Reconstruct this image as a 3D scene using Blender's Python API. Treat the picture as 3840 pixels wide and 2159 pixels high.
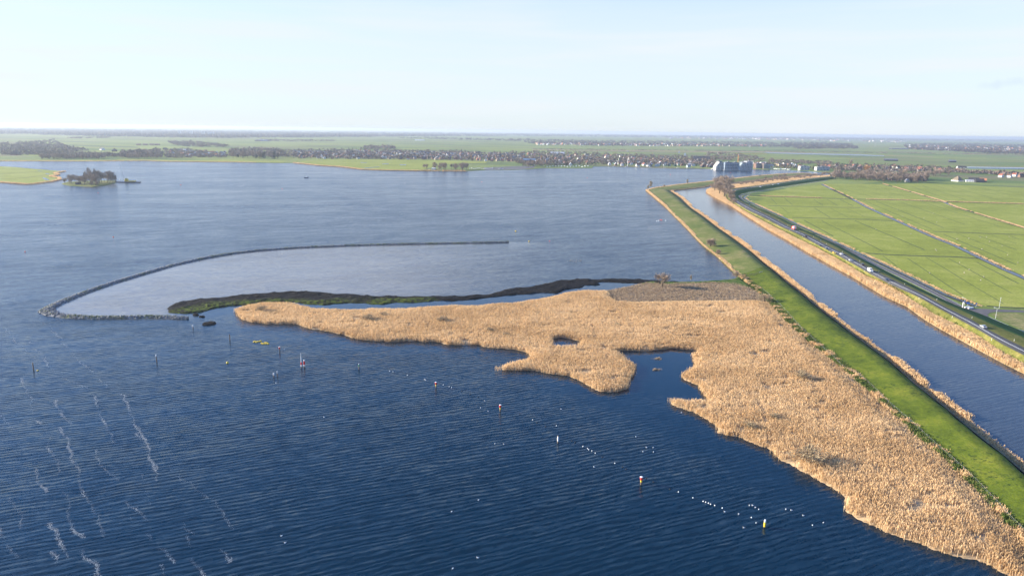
import bpy, math, random
import numpy as np
from mathutils import Vector, Matrix
from mathutils.geometry import tessellate_polygon

for o in list(bpy.data.objects): bpy.data.objects.remove(o)
S = bpy.context.scene
C = S.collection
rad = math.radians

# ------------------------------------------------------------------ camera, sky, sun, exposure
CAM_H = 100.0
FPX = 2560.0                 # focal length in pixels of the 3840 wide photograph
PITCH = math.atan(590.5/FPX)
ROLL = math.atan(13/960)
cF = np.array([0, math.cos(PITCH), -math.sin(PITCH)])
cU0 = np.array([0, math.sin(PITCH), math.cos(PITCH)])
cR0 = np.array([1.0, 0, 0])
cR = math.cos(ROLL)*cR0 + math.sin(ROLL)*cU0
cU = -math.sin(ROLL)*cR0 + math.cos(ROLL)*cU0
cam_d = bpy.data.cameras.new('camera')
cam = bpy.data.objects.new('camera', cam_d); C.objects.link(cam)
cam_d.sensor_width = 36; cam_d.lens = 24; cam_d.clip_start = 1; cam_d.clip_end = 80000
cam.matrix_world = Matrix(((cR[0], cU[0], -cF[0], 0), (cR[1], cU[1], -cF[1], 0), (cR[2], cU[2], -cF[2], CAM_H), (0, 0, 0, 1)))
S.camera = cam

SUN_EL, SUN_AZ = rad(17), rad(-81)      # azimuth clockwise from +Y (view direction)
world = bpy.data.worlds.new('World'); S.world = world; world.use_nodes = True
wn = world.node_tree; wn.nodes.clear()
wo = wn.nodes.new('ShaderNodeOutputWorld'); bg = wn.nodes.new('ShaderNodeBackground')
sky = wn.nodes.new('ShaderNodeTexSky'); sky.sky_type = 'NISHITA'; sky.sun_disc = False
sky.sun_elevation = SUN_EL; sky.sun_rotation = SUN_AZ
sky.altitude = 0; sky.air_density = 1.0; sky.dust_density = 0.6; sky.ozone_density = 1.2
bg.inputs['Strength'].default_value = 0.080
# thin high veil of cirrus and two small grey cloudlets, as part of the sky
tc = wn.nodes.new('ShaderNodeTexCoord'); sep = wn.nodes.new('ShaderNodeSeparateXYZ')
wn.links.new(tc.outputs['Generated'], sep.inputs[0])
mp = wn.nodes.new('ShaderNodeMapping'); mp.inputs['Scale'].default_value = (2.2, 2.2, 26)
mp.inputs['Rotation'].default_value = (0, 0.03, 0)
wn.links.new(tc.outputs['Generated'], mp.inputs[0])
cn = wn.nodes.new('ShaderNodeTexNoise'); cn.inputs['Scale'].default_value = 1.6; cn.inputs['Detail'].default_value = 5
wn.links.new(mp.outputs[0], cn.inputs['Vector'])
def wmath(op, a, b=None, c=None, clamp=False):
    n = wn.nodes.new('ShaderNodeMath'); n.operation = op; n.use_clamp = clamp
    for i, v in enumerate((a, b, c)):
        if v is None: continue
        if isinstance(v, (int, float)): n.inputs[i].default_value = v
        else: wn.links.new(v, n.inputs[i])
    return n.outputs[0]
def wramp(x, a, b, lo=0.0, hi=1.0):
    n = wn.nodes.new('ShaderNodeMapRange'); n.interpolation_type = 'SMOOTHSTEP'; n.clamp = True
    wn.links.new(x, n.inputs[0])
    for i, v in zip((1, 2, 3, 4), (a, b, lo, hi)): n.inputs[i].default_value = v
    return n.outputs[0]
z = sep.outputs['Z']
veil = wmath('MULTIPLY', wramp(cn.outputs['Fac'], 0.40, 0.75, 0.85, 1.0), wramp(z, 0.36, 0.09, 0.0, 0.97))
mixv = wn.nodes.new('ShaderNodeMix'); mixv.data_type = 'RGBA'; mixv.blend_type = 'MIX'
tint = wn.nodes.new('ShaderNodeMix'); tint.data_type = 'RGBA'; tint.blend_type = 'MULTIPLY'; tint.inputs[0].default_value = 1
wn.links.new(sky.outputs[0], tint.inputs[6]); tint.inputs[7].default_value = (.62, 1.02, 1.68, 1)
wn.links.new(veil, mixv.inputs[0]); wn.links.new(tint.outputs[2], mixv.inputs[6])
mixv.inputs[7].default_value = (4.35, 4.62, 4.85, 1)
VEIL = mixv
def sky_dir(px, py):
    d = cF + cR*((px-1920)/FPX) + cU*((1079.5-py)/FPX); return d/np.linalg.norm(d)
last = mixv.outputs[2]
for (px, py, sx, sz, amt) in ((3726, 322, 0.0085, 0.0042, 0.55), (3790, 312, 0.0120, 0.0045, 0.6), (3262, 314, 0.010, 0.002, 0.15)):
    d = sky_dir(px, py)
    # direction mask: offsets along the sky's horizontal and vertical, wobbled by noise
    cn2 = wn.nodes.new('ShaderNodeTexNoise'); cn2.inputs['Scale'].default_value = 70; cn2.inputs['Detail'].default_value = 4
    wn.links.new(tc.outputs['Generated'], cn2.inputs['Vector'])
    dx = wmath('DIVIDE', wmath('SUBTRACT', sep.outputs['X'], float(d[0])), sx)
    dz = wmath('DIVIDE', wmath('SUBTRACT', z, float(d[2])), sz)
    r = wmath('SQRT', wmath('ADD', wmath('MULTIPLY', dx, dx), wmath('MULTIPLY', dz, dz)))
    r = wmath('ADD', r, wmath('MULTIPLY', wmath('SUBTRACT', cn2.outputs['Fac'], 0.5), 3.2))
    front = wmath('GREATER_THAN', sep.outputs['Y'], 0.0)
    m = wmath('MULTIPLY', wramp(r, 1.5, 0.1, 0.0, amt), front)
    mx = wn.nodes.new('ShaderNodeMix'); mx.data_type = 'RGBA'
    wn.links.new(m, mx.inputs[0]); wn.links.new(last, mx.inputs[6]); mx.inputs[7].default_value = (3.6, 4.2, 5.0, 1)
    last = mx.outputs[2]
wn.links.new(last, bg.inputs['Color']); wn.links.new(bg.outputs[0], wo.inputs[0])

sun_d = bpy.data.lights.new('sun', 'SUN'); sun_d.energy = 5.0; sun_d.angle = rad(0.5); sun_d.color = (1.0, 0.88, 0.71)
sun = bpy.data.objects.new('sun', sun_d); C.objects.link(sun)
sdir = Vector((math.sin(SUN_AZ)*math.cos(SUN_EL), math.cos(SUN_AZ)*math.cos(SUN_EL), math.sin(SUN_EL)))
sun.rotation_euler = sdir.to_track_quat('Z', 'Y').to_euler()
sun.location = (-200, 0, 300)

S.view_settings.view_transform = 'Standard'; S.view_settings.look = 'None'
S.view_settings.exposure = 1.35; S.view_settings.gamma = 1.0
S.render.engine = 'CYCLES'
S.cycles.max_bounces = 5; S.cycles.diffuse_bounces = 2; S.cycles.glossy_bounces = 2; S.cycles.volume_bounces = 0
S.cycles.transparent_max_bounces = 4

# ------------------------------------------------------------------ helpers
rng = np.random.default_rng(7)
R = random.Random(11)
def G(px, py, z=0.0):
    d = cF + cR*((px-1920)/FPX) + cU*((1079.5-py)/FPX)
    t = (z-CAM_H)/d[2]
    return np.array([d[0]*t, d[1]*t, z])
def GA(pts, z=0.0):
    return np.array([G(p[0], p[1], p[2] if len(p) > 2 else z) for p in pts])
def tag(o, label=None, cat=None, group=None, kind=None):
    if label: o['label'] = label
    if cat: o['category'] = cat
    if group: o['group'] = group
    if kind: o['kind'] = kind
    return o
def empty(name, loc, rz=0.0):
    o = bpy.data.objects.new(name, None); C.objects.link(o); o.location = loc; o.rotation_euler = (0, 0, rz)
    o.empty_display_size = 0.5
    return o
def np_mesh(name, v, f, mats, mi=None, smooth=False, attrs=None):
    """v Nx3, f MxK (K = 3 or 4)"""
    v = np.asarray(v, dtype=np.float32); f = np.asarray(f, dtype=np.int32)
    me = bpy.data.meshes.new(name)
    me.vertices.add(len(v)); me.vertices.foreach_set('co', v.ravel())
    k = f.shape[1]
    me.loops.add(f.size); me.loops.foreach_set('vertex_index', f.ravel())
    me.polygons.add(len(f)); me.polygons.foreach_set('loop_start', np.arange(0, f.size, k, dtype=np.int32))
    me.polygons.foreach_set('loop_total', np.full(len(f), k, dtype=np.int32))
    for m in (mats if isinstance(mats, (list, tuple)) else [mats]): me.materials.append(m)
    if mi is not None: me.polygons.foreach_set('material_index', np.asarray(mi, dtype=np.int32))
    if smooth: me.polygons.foreach_set('use_smooth', np.ones(len(f), dtype=bool))
    for an, av in (attrs or {}).items():
        a = me.attributes.new(an, 'FLOAT', 'POINT'); a.data.foreach_set('value', np.asarray(av, dtype=np.float32))
    me.update(calc_edges=True); me.validate()
    return me
def link(name, me, parent=None):
    o = bpy.data.objects.new(name, me); C.objects.link(o)
    if parent: o.parent = parent
    return o
class MB:
    """collects boxes, tubes and prisms into one mesh"""
    def __init__(s): s.v = []; s.f = []; s.m = []
    def add(s, vs, fs, m=0):
        b = len(s.v); s.v += [tuple(float(c) for c in p) for p in vs]; s.f += [[b+i for i in f] for f in fs]; s.m += [m]*len(fs)
    def box(s, x0, x1, y0, y1, z0, z1, m=0):
        s.add([(x0,y0,z0),(x1,y0,z0),(x1,y1,z0),(x0,y1,z0),(x0,y0,z1),(x1,y0,z1),(x1,y1,z1),(x0,y1,z1)],
              [(0,3,2,1),(4,5,6,7),(0,1,5,4),(1,2,6,5),(2,3,7,6),(3,0,4,7)], m)
    def tube(s, a, b, r0, r1=None, n=6, m=0):
        r1 = r0 if r1 is None else r1
        a = np.array(a, float); b = np.array(b, float); d = b-a; d /= max(np.linalg.norm(d), 1e-9)
        u = np.cross(d, [0, 0, 1]) if abs(d[2]) < .95 else np.cross(d, [1, 0, 0]); u /= np.linalg.norm(u); w = np.cross(d, u)
        vs = []
        for c, r in ((a, r0), (b, r1)):
            for i in range(n):
                t = 2*math.pi*i/n; vs.append(c+u*r*math.cos(t)+w*r*math.sin(t))
        s.add(vs, [(i, (i+1) % n, n+(i+1) % n, n+i) for i in range(n)]+[tuple(range(n))[::-1], tuple(range(n, 2*n))], m)
    def lathe(s, prof, n=10, m=0, c=(0, 0)):
        vs = []; fs = []
        for (r, zz) in prof:
            for i in range(n):
                t = 2*math.pi*i/n; vs.append((c[0]+r*math.cos(t), c[1]+r*math.sin(t), zz))
        for j in range(len(prof)-1):
            for i in range(n): fs.append((j*n+i, j*n+(i+1) % n, (j+1)*n+(i+1) % n, (j+1)*n+i))
        fs.append(tuple(range(n))[::-1]); fs.append(tuple(range((len(prof)-1)*n, len(prof)*n)))
        s.add(vs, fs, m)
    def prism(s, prof, y0, y1, m=0):
        """profile of (x, z) extruded along y"""
        n = len(prof); vs = [(x, y0, z) for x, z in prof]+[(x, y1, z) for x, z in prof]
        s.add(vs, [tuple(range(n)), tuple(range(n, 2*n))[::-1]]+[(i, n+i, n+(i+1) % n, (i+1) % n) for i in range(n)], m)
    def mesh(s, name, mats, smooth=False):
        me = bpy.data.meshes.new(name); me.from_pydata(s.v, [], s.f)
        for m in (mats if isinstance(mats, (list, tuple)) else [mats]): me.materials.append(m)
        me.polygons.foreach_set('material_index', s.m)
        if smooth: me.polygons.foreach_set('use_smooth', [True]*len(s.f))
        me.update(); return me
    def obj(s, name, mats, parent=None, smooth=False): return link(name, s.mesh(name, mats, smooth), parent)
def copy_tree(o, parent=None):
    c = o.copy(); C.objects.link(c); c.parent = parent
    for ch in list(o.children): copy_tree(ch, c)
    return c
# value noise in numpy
_perm = rng.random((256, 256))
def vnoise(x, y):
    xi = np.floor(x).astype(int); yi = np.floor(y).astype(int); fx = x-xi; fy = y-yi
    fx = fx*fx*(3-2*fx); fy = fy*fy*(3-2*fy)
    a = _perm[xi % 256, yi % 256]; b = _perm[(xi+1) % 256, yi % 256]; c = _perm[xi % 256, (yi+1) % 256]; d = _perm[(xi+1) % 256, (yi+1) % 256]
    return (a*(1-fx)+b*fx)*(1-fy)+(c*(1-fx)+d*fx)*fy
def fbm(x, y, s, o=3):
    r = 0; a = 1; t = 0
    for i in range(o): r = r+a*vnoise(x/s+17.3*i, y/s+9.1*i); t += a; a *= .5; s *= .5
    return r/t
def inside(poly, x, y):
    x = np.asarray(x); y = np.asarray(y); r = np.zeros(x.shape, bool); n = len(poly)
    for i in range(n):
        x0, y0 = poly[i][0], poly[i][1]; x1, y1 = poly[(i+1) % n][0], poly[(i+1) % n][1]
        if y0 == y1: continue
        c = ((y0 > y) != (y1 > y)) & (x < (x1-x0)*(y-y0)/(y1-y0)+x0); r ^= c
    return r
def edist(poly, x, y, closed=True):
    x = np.asarray(x); y = np.asarray(y); d = np.full(x.shape, 1e9); n = len(poly)
    for i in range(n if closed else n-1):
        ax, ay = poly[i][0], poly[i][1]; bx, by = poly[(i+1) % n][0], poly[(i+1) % n][1]
        L = (bx-ax)**2+(by-ay)**2+1e-9
        t = np.clip(((x-ax)*(bx-ax)+(y-ay)*(by-ay))/L, 0, 1)
        d = np.minimum(d, (x-ax-t*(bx-ax))**2+(y-ay-t*(by-ay))**2)
    return np.sqrt(d)
def resample(p, n=None, step=None):
    p = np.asarray(p, float); s = np.r_[0, np.cumsum(np.linalg.norm(np.diff(p[:, :2], axis=0), axis=1))]
    if n is None: n = max(2, int(s[-1]/step)+1)
    t = np.linspace(0, s[-1], n)
    return np.stack([np.interp(t, s, p[:, i]) for i in range(p.shape[1])], 1)
def rough(p, amp, scale, seed=0):
    """push a closed or open outline in and out with noise"""
    q = p.copy(); q[:, 0] += amp*(fbm(p[:, 0]+seed, p[:, 1], scale)-.5)*2; q[:, 1] += amp*(fbm(p[:, 0], p[:, 1]+seed+50, scale)-.5)*2
    return q
def sample_poly(poly, n):
    """n uniform random points in a polygon (2D)"""
    poly = np.asarray(poly); lo = poly[:, :2].min(0); hi = poly[:, :2].max(0); out = np.zeros((0, 2))
    while len(out) < n:
        q = lo+(hi-lo)*rng.random((max(n*2, 64), 2)); q = q[inside(poly, q[:, 0], q[:, 1])]; out = np.vstack([out, q])
    return out[:n]
def poly_area(p):
    p = np.asarray(p); x, y = p[:, 0], p[:, 1]; return abs(np.dot(x, np.roll(y, -1))-np.dot(y, np.roll(x, -1)))/2

# ------------------------------------------------------------------ materials
def mat(name):
    m = bpy.data.materials.new(name); m.use_nodes = True; nt = m.node_tree
    return m, nt, nt.nodes['Principled BSDF']
def N(nt, t, **kw):
    n = nt.nodes.new(t)
    for k, v in kw.items():
        if k.startswith('_'): setattr(n, k[1:], v)
        else: n.inputs[k.replace('__', ' ')].default_value = v
    return n
def coords(nt, scale=(1, 1, 1), rot=0.0, loc=(0, 0, 0)):
    g = nt.nodes.new('ShaderNodeNewGeometry'); m = nt.nodes.new('ShaderNodeMapping')
    m.inputs['Scale'].default_value = scale
    if rot:
        m0 = nt.nodes.new('ShaderNodeMapping'); m0.inputs['Rotation'].default_value = (0, 0, rot); m0.inputs['Location'].default_value = loc
        nt.links.new(g.outputs['Position'], m0.inputs[0]); nt.links.new(m0.outputs[0], m.inputs[0])
    else:
        m.inputs['Location'].default_value = loc
        nt.links.new(g.outputs['Position'], m.inputs[0])
    return m.outputs[0]
def noise(nt, vec, scale, detail=3, rough=.55, out='Fac'):
    n = nt.nodes.new('ShaderNodeTexNoise'); n.inputs['Scale'].default_value = scale; n.inputs['Detail'].default_value = detail; n.inputs['Roughness'].default_value = rough
    nt.links.new(vec, n.inputs['Vector']); return n.outputs[out]
def ramp(nt, fac, stops):
    n = nt.nodes.new('ShaderNodeValToRGB'); e = n.color_ramp.elements
    while len(e) < len(stops): e.new(.5)
    for i, (p, c) in enumerate(stops): e[i].position = p; e[i].color = (*c, 1)
    nt.links.new(fac, n.inputs[0]); return n.outputs[0]
def mixc(nt, f, a, b, blend='MIX'):
    n = nt.nodes.new('ShaderNodeMix'); n.data_type = 'RGBA'; n.blend_type = blend
    for i, v in ((0, f), (6, a), (7, b)):
        if isinstance(v, (int, float)): n.inputs[i].default_value = v
        elif isinstance(v, tuple): n.inputs[i].default_value = (*v, 1)
        else: nt.links.new(v, n.inputs[i])
    return n.outputs[2]
def math_(nt, op, a, b=None, clamp=False):
    n = nt.nodes.new('ShaderNodeMath'); n.operation = op; n.use_clamp = clamp
    for i, v in enumerate((a, b)):
        if v is None: continue
        if isinstance(v, (int, float)): n.inputs[i].default_value = v
        else: nt.links.new(v, n.inputs[i])
    return n.outputs[0]
def mrange(nt, x, a, b, lo=0.0, hi=1.0):
    n = nt.nodes.new('ShaderNodeMapRange'); n.clamp = True; nt.links.new(x, n.inputs[0])
    for i, v in zip((1, 2, 3, 4), (a, b, lo, hi)): n.inputs[i].default_value = v
    return n.outputs[0]
def plain(name, col, rough_=.7, var=.18, scale=.8, metallic=0.0):
    m, nt, b = mat(name); f = noise(nt, coords(nt), scale, 3)
    lo = tuple(c*(1-var) for c in col); hi = tuple(min(1, c*(1+var)) for c in col)
    nt.links.new(ramp(nt, f, [(.3, lo), (.7, hi)]), b.inputs['Base Color']); b.inputs['Roughness'].default_value = rough_; b.inputs['Metallic'].default_value = metallic
    b.inputs['Specular IOR Level'].default_value = .3
    return m
def bump(nt, b, h, strength, dist):
    n = nt.nodes.new('ShaderNodeBump'); n.inputs['Strength'].default_value = strength; n.inputs['Distance'].default_value = dist
    nt.links.new(h, n.inputs['Height']); nt.links.new(n.outputs[0], b.inputs['Normal'])

def grass_mat(name, c1, c2, c3, s_big=60, s_mid=9, s_fine=1.2, bd=.25, aniso=0.0, cells=False, spots=0.0):
    m, nt, b = mat(name)
    v = coords(nt)
    big = noise(nt, v, 1/s_big, 3); mid = noise(nt, v, 1/s_mid, 4, .6); fine = noise(nt, v, 1/s_fine, 4, .7)
    base = ramp(nt, math_(nt, 'ADD', math_(nt, 'MULTIPLY', big, .55), math_(nt, 'MULTIPLY', mid, .45)), [(.34, c1), (.5, c2), (.66, c3)])
    if cells:
        vo = nt.nodes.new('ShaderNodeTexVoronoi'); vo.inputs['Scale'].default_value = 1
        nt.links.new(coords(nt, (1/500, 1/130, 0), rot=rad(24)), vo.inputs['Vector'])
        sepc = nt.nodes.new('ShaderNodeSeparateColor'); nt.links.new(vo.outputs['Color'], sepc.inputs[0])
        dry = mixc(nt, mrange(nt, sepc.outputs[0], .72, .9), base, (.17, .16, .075))
        base = mixc(nt, mrange(nt, sepc.outputs[1], .45, .95, 0, .6), dry, (.055, .12, .03))
    if spots:
        sp = math_(nt, 'MULTIPLY', mrange(nt, noise(nt, v, 1/1.7, 4, .75), .53, .60), mrange(nt, noise(nt, v, 1/9, 2), .46, .60, 0, spots))
        base = mixc(nt, sp, base, (.022, .045, .012))
    tone = ramp(nt, fine, [(.3, (.72, .72, .72)), (.7, (1.22, 1.22, 1.22))])
    nt.links.new(mixc(nt, 1.0, base, tone, 'MULTIPLY'), b.inputs['Base Color'])
    b.inputs['Roughness'].default_value = .9; b.inputs['Specular IOR Level'].default_value = .1
    bump(nt, b, fine, .5, bd)
    return m
M = {}
M['ground'] = grass_mat('far_meadow', (.18, .195, .055), (.215, .255, .06), (.24, .29, .07), 160, 35, 5, .3, cells=True)
M['polder'] = grass_mat('polder_meadow', (.19, .215, .033), (.26, .29, .046), (.335, .34, .08), 90, 14, 1.6, .12)
M['lush'] = grass_mat('lush_grass', (.052, .080, .010), (.108, .144, .013), (.185, .20, .024), 20, 3.2, .7, .35, spots=.85)
M['rough'] = grass_mat('rough_grass', (.085, .125, .024), (.145, .165, .042), (.27, .225, .10), 30, 4.5, 1.0, .35)
M['verge'] = grass_mat('verge_grass', (.085, .095, .022), (.14, .145, .032), (.24, .20, .07), 18, 4, 1.0, .25)
M['slope'] = grass_mat('slope_grass', (.04, .10, .016), (.05, .12, .018), (.06, .13, .02), 18, 4, 1.0, .2)
M['bankside'] = grass_mat('green_bank_weeds', (.035, .075, .012), (.075, .13, .02), (.22, .17, .08), 8, 2.0, .7, .4)
M['dryland'] = grass_mat('dry_grass', (.19, .145, .075), (.30, .22, .12), (.40, .29, .16), 20, 3, .8, .3)
M['oddfield'] = grass_mat('mown_field', (.13, .16, .045), (.20, .20, .07), (.34, .28, .13), 12, 3, 1, .1)
M['furrow'] = plain('furrow_soil', (.045, .075, .018), .9, .3, .05)
M['ditchdark'] = plain('ditch_bank_mud', (.028, .034, .018), .9, .5, .15)

def reed_mat(name, dark, mid, light, transl=.25):
    m, nt, b = mat(name)
    a = nt.nodes.new('ShaderNodeAttribute'); a.attribute_name = 'var'
    patch = noise(nt, coords(nt), 1/14, 3)
    f = math_(nt, 'ADD', math_(nt, 'MULTIPLY', a.outputs['Fac'], .65), math_(nt, 'MULTIPLY', patch, .45))
    col = ramp(nt, f, [(.12, dark), (.45, mid), (.9, light)])
    nt.links.new(col, b.inputs['Base Color']); b.inputs['Roughness'].default_value = .8; b.inputs['Specular IOR Level'].default_value = .15
    tr = nt.nodes.new('ShaderNodeBsdfTranslucent'); nt.links.new(col, tr.inputs[0])
    mx = nt.nodes.new('ShaderNodeMixShader'); mx.inputs[0].default_value = transl
    out = nt.nodes['Material Output']
    nt.links.new(b.outputs[0], mx.inputs[1]); nt.links.new(tr.outputs[0], mx.inputs[2]); nt.links.new(mx.outputs[0], out.inputs[0])
    return m
M['reed'] = reed_mat('reed_stems', (.33, .20, .095), (.64, .435, .225), (.84, .63, .375), .38)
M['reedbase'] = plain('reed_litter', (.42, .30, .17), .95, .35, 1.2)
M['sedge'] = reed_mat('brown_sedge', (.17, .12, .078), (.32, .235, .155), (.46, .36, .24), .25)
M['tuft'] = reed_mat('green_tufts', (.02, .05, .010), (.06, .11, .018), (.16, .17, .05), .2)
M['twig'] = plain('bare_twigs', (.26, .20, .155), .9, .35, .25)
M['twig_warm'] = plain('warm_bare_twigs', (.27, .205, .15), .9, .3, .25)
M['twig_grey'] = plain('grey_green_twigs', (.30, .24, .15), .9, .3, .25)
M['twig_orange'] = plain('autumn_leaves', (.36, .19, .06), .9, .3, .25)
M['conifer'] = plain('dark_evergreen', (.022, .036, .022), .9, .4, .3)
M['woodmass'] = plain('wood_in_the_distance', (.066, .053, .043), .9, .4, .02)
M['villtree'] = plain('garden_trees', (.15, .118, .092), .9, .4, .05)
M['bark'] = plain('bark', (.09, .072, .056), .9, .3, 1.2)
M['asphalt'] = plain('asphalt', (.052, .053, .057), .85, .2, .35)
M['servroad'] = plain('old_asphalt', (.115, .108, .105), .85, .15, .4)
M['paint'] = plain('road_paint', (.75, .75, .72), .6, .08, 2)
M['kerb'] = plain('kerb_concrete', (.42, .41, .38), .8, .12, 2)
M['stone'] = None
m, nt, b = mat('breakwater_stone')
v = coords(nt)
col = ramp(nt, noise(nt, v, 1.5, 2), [(.3, (.05, .055, .06)), (.5, (.17, .175, .185)), (.7, (.42, .42, .42))])
moss = math_(nt, 'MULTIPLY', mrange(nt, noise(nt, v, .09, 3), .5, .66), mrange(nt, noise(nt, v, 1.1, 3), .44, .56))
nt.links.new(mixc(nt, moss, col, (.13, .15, .035)), b.inputs['Base Color']); b.inputs['Roughness'].default_value = .85
M['stone'] = m
m, nt, b = mat('dark_peat')
a = nt.nodes.new('ShaderNodeAttribute'); a.attribute_name = 'moss'
v = coords(nt)
col = ramp(nt, noise(nt, v, 1.1, 5, .7), [(.3, (.004, .004, .004)), (.54, (.012, .010, .009)), (.64, (.045, .041, .039)), (.76, (.19, .185, .18))])
mf = math_(nt, 'MULTIPLY', a.outputs['Fac'], mrange(nt, noise(nt, v, .5, 4, .7), .42, .58))
nt.links.new(mixc(nt, mf, col, ramp(nt, noise(nt, v, .8, 3), [(.3, (.03, .05, .006)), (.7, (.13, .17, .016))])), b.inputs['Base Color'])
b.inputs['Roughness'].default_value = .9; bump(nt, b, noise(nt, v, 2.2, 4, .7), .9, .35)
b.inputs['Specular IOR Level'].default_value = .08; M['peat'] = m

# water
WAVE_DIR = rad(22)      # crests run along this direction
def water_mat(name, lake=True):
    m, nt, b = mat(name)
    if lake:
        am = nt.nodes.new('ShaderNodeAttribute'); am.attribute_name = 'murk'
        aw = nt.nodes.new('ShaderNodeAttribute'); aw.attribute_name = 'wave'
        murk = am.outputs['Fac']; wave = aw.outputs['Fac']
    # slopes: long crested wind waves, shorter crossing ripples, both thinned and strengthened by gusts
    g = noise(nt, coords(nt, (1/220, 1/60, 1), rot=rad(-18)), 1.0, 4, .6)
    mott = noise(nt, coords(nt, (1/30, 1/11, 1), rot=rad(-30)), 1.0, 3, .6)
    gust = math_(nt, 'MULTIPLY', mrange(nt, g, .32, .68, .72, 1.18), mrange(nt, mott, .3, .7, .74, 1.26))
    long_ = noise(nt, coords(nt, (.20, 1.5, 1), rot=-WAVE_DIR), 1.0, 2, .5)
    long2 = noise(nt, coords(nt, (.30, 2.2, 1), rot=-WAVE_DIR-rad(9)), 1.0, 2, .5)
    rip = nt.nodes.new('ShaderNodeTexNoise'); rip.inputs['Scale'].default_value = 1.0; rip.inputs['Detail'].default_value = 3; rip.inputs['Roughness'].default_value = .7
    nt.links.new(coords(nt, (2.0, 4.0, 1), rot=-WAVE_DIR+rad(15)), rip.inputs['Vector'])
    rs = nt.nodes.new('ShaderNodeSeparateColor'); nt.links.new(rip.outputs['Color'], rs.inputs[0])
    swell = noise(nt, coords(nt, (1/26, 1/7, 1), rot=-WAVE_DIR), 1.0, 2, .5)
    wv = nt.nodes.new('ShaderNodeTexWave'); wv.wave_type = 'BANDS'; wv.bands_direction = 'Y'
    wv.inputs['Scale'].default_value = .165; wv.inputs['Distortion'].default_value = 8; wv.inputs['Detail'].default_value = 2; wv.inputs['Detail Scale'].default_value = .9
    nt.links.new(coords(nt, (.35, 1, 1), rot=-WAVE_DIR), wv.inputs['Vector'])
    c0 = lambda x: math_(nt, 'SUBTRACT', x, .5)
    s_long = math_(nt, 'ADD', math_(nt, 'ADD', math_(nt, 'MULTIPLY', c0(long_), .44), math_(nt, 'MULTIPLY', c0(long2), .38)), math_(nt, 'MULTIPLY', c0(wv.outputs['Fac']), .19))
    s_long = math_(nt, 'ADD', s_long, math_(nt, 'MULTIPLY', c0(swell), .16))
    amp = gust
    if lake: amp = math_(nt, 'MULTIPLY', gust, wave)
    else: amp = math_(nt, 'MULTIPLY', gust, .25)
    dirv = (-math.sin(WAVE_DIR), math.cos(WAVE_DIR))
    rx = math_(nt, 'MULTIPLY', c0(rs.outputs[0]), .38); ry = math_(nt, 'MULTIPLY', c0(rs.outputs[1]), .46)
    sx = math_(nt, 'MULTIPLY', math_(nt, 'ADD', math_(nt, 'MULTIPLY', s_long, dirv[0]), rx), amp)
    sy = math_(nt, 'MULTIPLY', math_(nt, 'ADD', math_(nt, 'MULTIPLY', s_long, dirv[1]), ry), amp)
    cx = nt.nodes.new('ShaderNodeCombineXYZ'); nt.links.new(sx, cx.inputs[0]); nt.links.new(sy, cx.inputs[1]); cx.inputs[2].default_value = 1
    vn = nt.nodes.new('ShaderNodeVectorMath'); vn.operation = 'NORMALIZE'; nt.links.new(cx.outputs[0], vn.inputs[0])
    nt.links.new(vn.outputs[0], b.inputs['Normal'])
    deep = (.0002, .0140, .0290)
    if lake:
        silt = ramp(nt, noise(nt, coords(nt, (1/60, 1/14, 1), rot=rad(12)), 1.0, 4), [(.3, (.175, .165, .145)), (.7, (.22, .20, .17))])
        nt.links.new(mixc(nt, murk, deep, silt), b.inputs['Base Color'])
    else: b.inputs['Base Color'].default_value = (*deep, 1)
    if lake: nt.links.new(math_(nt, 'ADD', math_(nt, 'MULTIPLY', math_(nt, 'MULTIPLY', wave, gust), .19), .02), b.inputs['Roughness'])
    else: b.inputs['Roughness'].default_value = .22
    b.inputs['IOR'].default_value = 1.333; b.inputs['Specular Tint'].default_value = (.55, .88, 1.0, 1)
    return m
M['water'] = water_mat('lake_water')
M['ditch'] = water_mat('still_ditch_water', False)

# ------------------------------------------------------------------ outlines read off the photograph (3840 px wide), put on the ground
shore = [(-2200,604),(-600,604),(0,604),(300,605),(540,603),(634,606),(850,608),(960,610),(1102,611),(1198,621),(1280,626),(1362,636),(1450,639),(1575,641),(1746,642),(1817,638),(1920,637),
         (1976,635),(2039,630),(2099,631),(2218,631),(2226,624),(2270,624),(2378,627),(2516,632),(2647,633),(2688,635),(2703,637),(2818,640),(2822,633),(2880,636),(2966,638),(3029,641),(3089,646),(3125,650)]
road_l = [(3118,662.5),(3063,666),(2992,675.5),(2922,686),(2851,696),(2804,703),(2762,708.5),(2742,713),(2733,720),(2733,734),(2741,746),(2755,758),(2804,788),(2851,809),(2898,833),(2929,850),(2994,878),(3070,920),(3146,960),(3222,1002),(3260,1025),(3336,1065),(3450,1116),(3526,1158),(3602,1200),(3678,1241),(3754,1287),(3840,1331),(4100,1480),(4400,1660)]
road_r = [(3118,664),(3063,668),(2992,677.5),(2922,688.5),(2851,699),(2804,706),(2764,712),(2748,716),(2741,722),(2743,733),(2752,742),(2771,753),(2804,771),(2851,794),(2898,816),(2960,850),(3032,882),(3108,922),(3184,960),(3275,1013),(3355,1051),(3450,1097),(3545,1150),(3640,1196),(3716,1241),(3792,1279),(3840,1302),(4100,1440),(4400,1610)]
slope_t = [(3118,664.8),(3063,669),(2992,678.5),(2922,689.5),(2851,700),(2804,707.2),(2766,713.5),(2752,717.5),(2745,724),(2747,732),(2757,740),(2775,750),(2812,769),(2858,790),(2905,811),(2975,848),(3050,883),(3120,917),(3222,972),(3317,1024),(3412,1072),(3526,1128),(3602,1162),(3716,1215),(3840,1266),(4100,1390),(4400,1545)]
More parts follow.
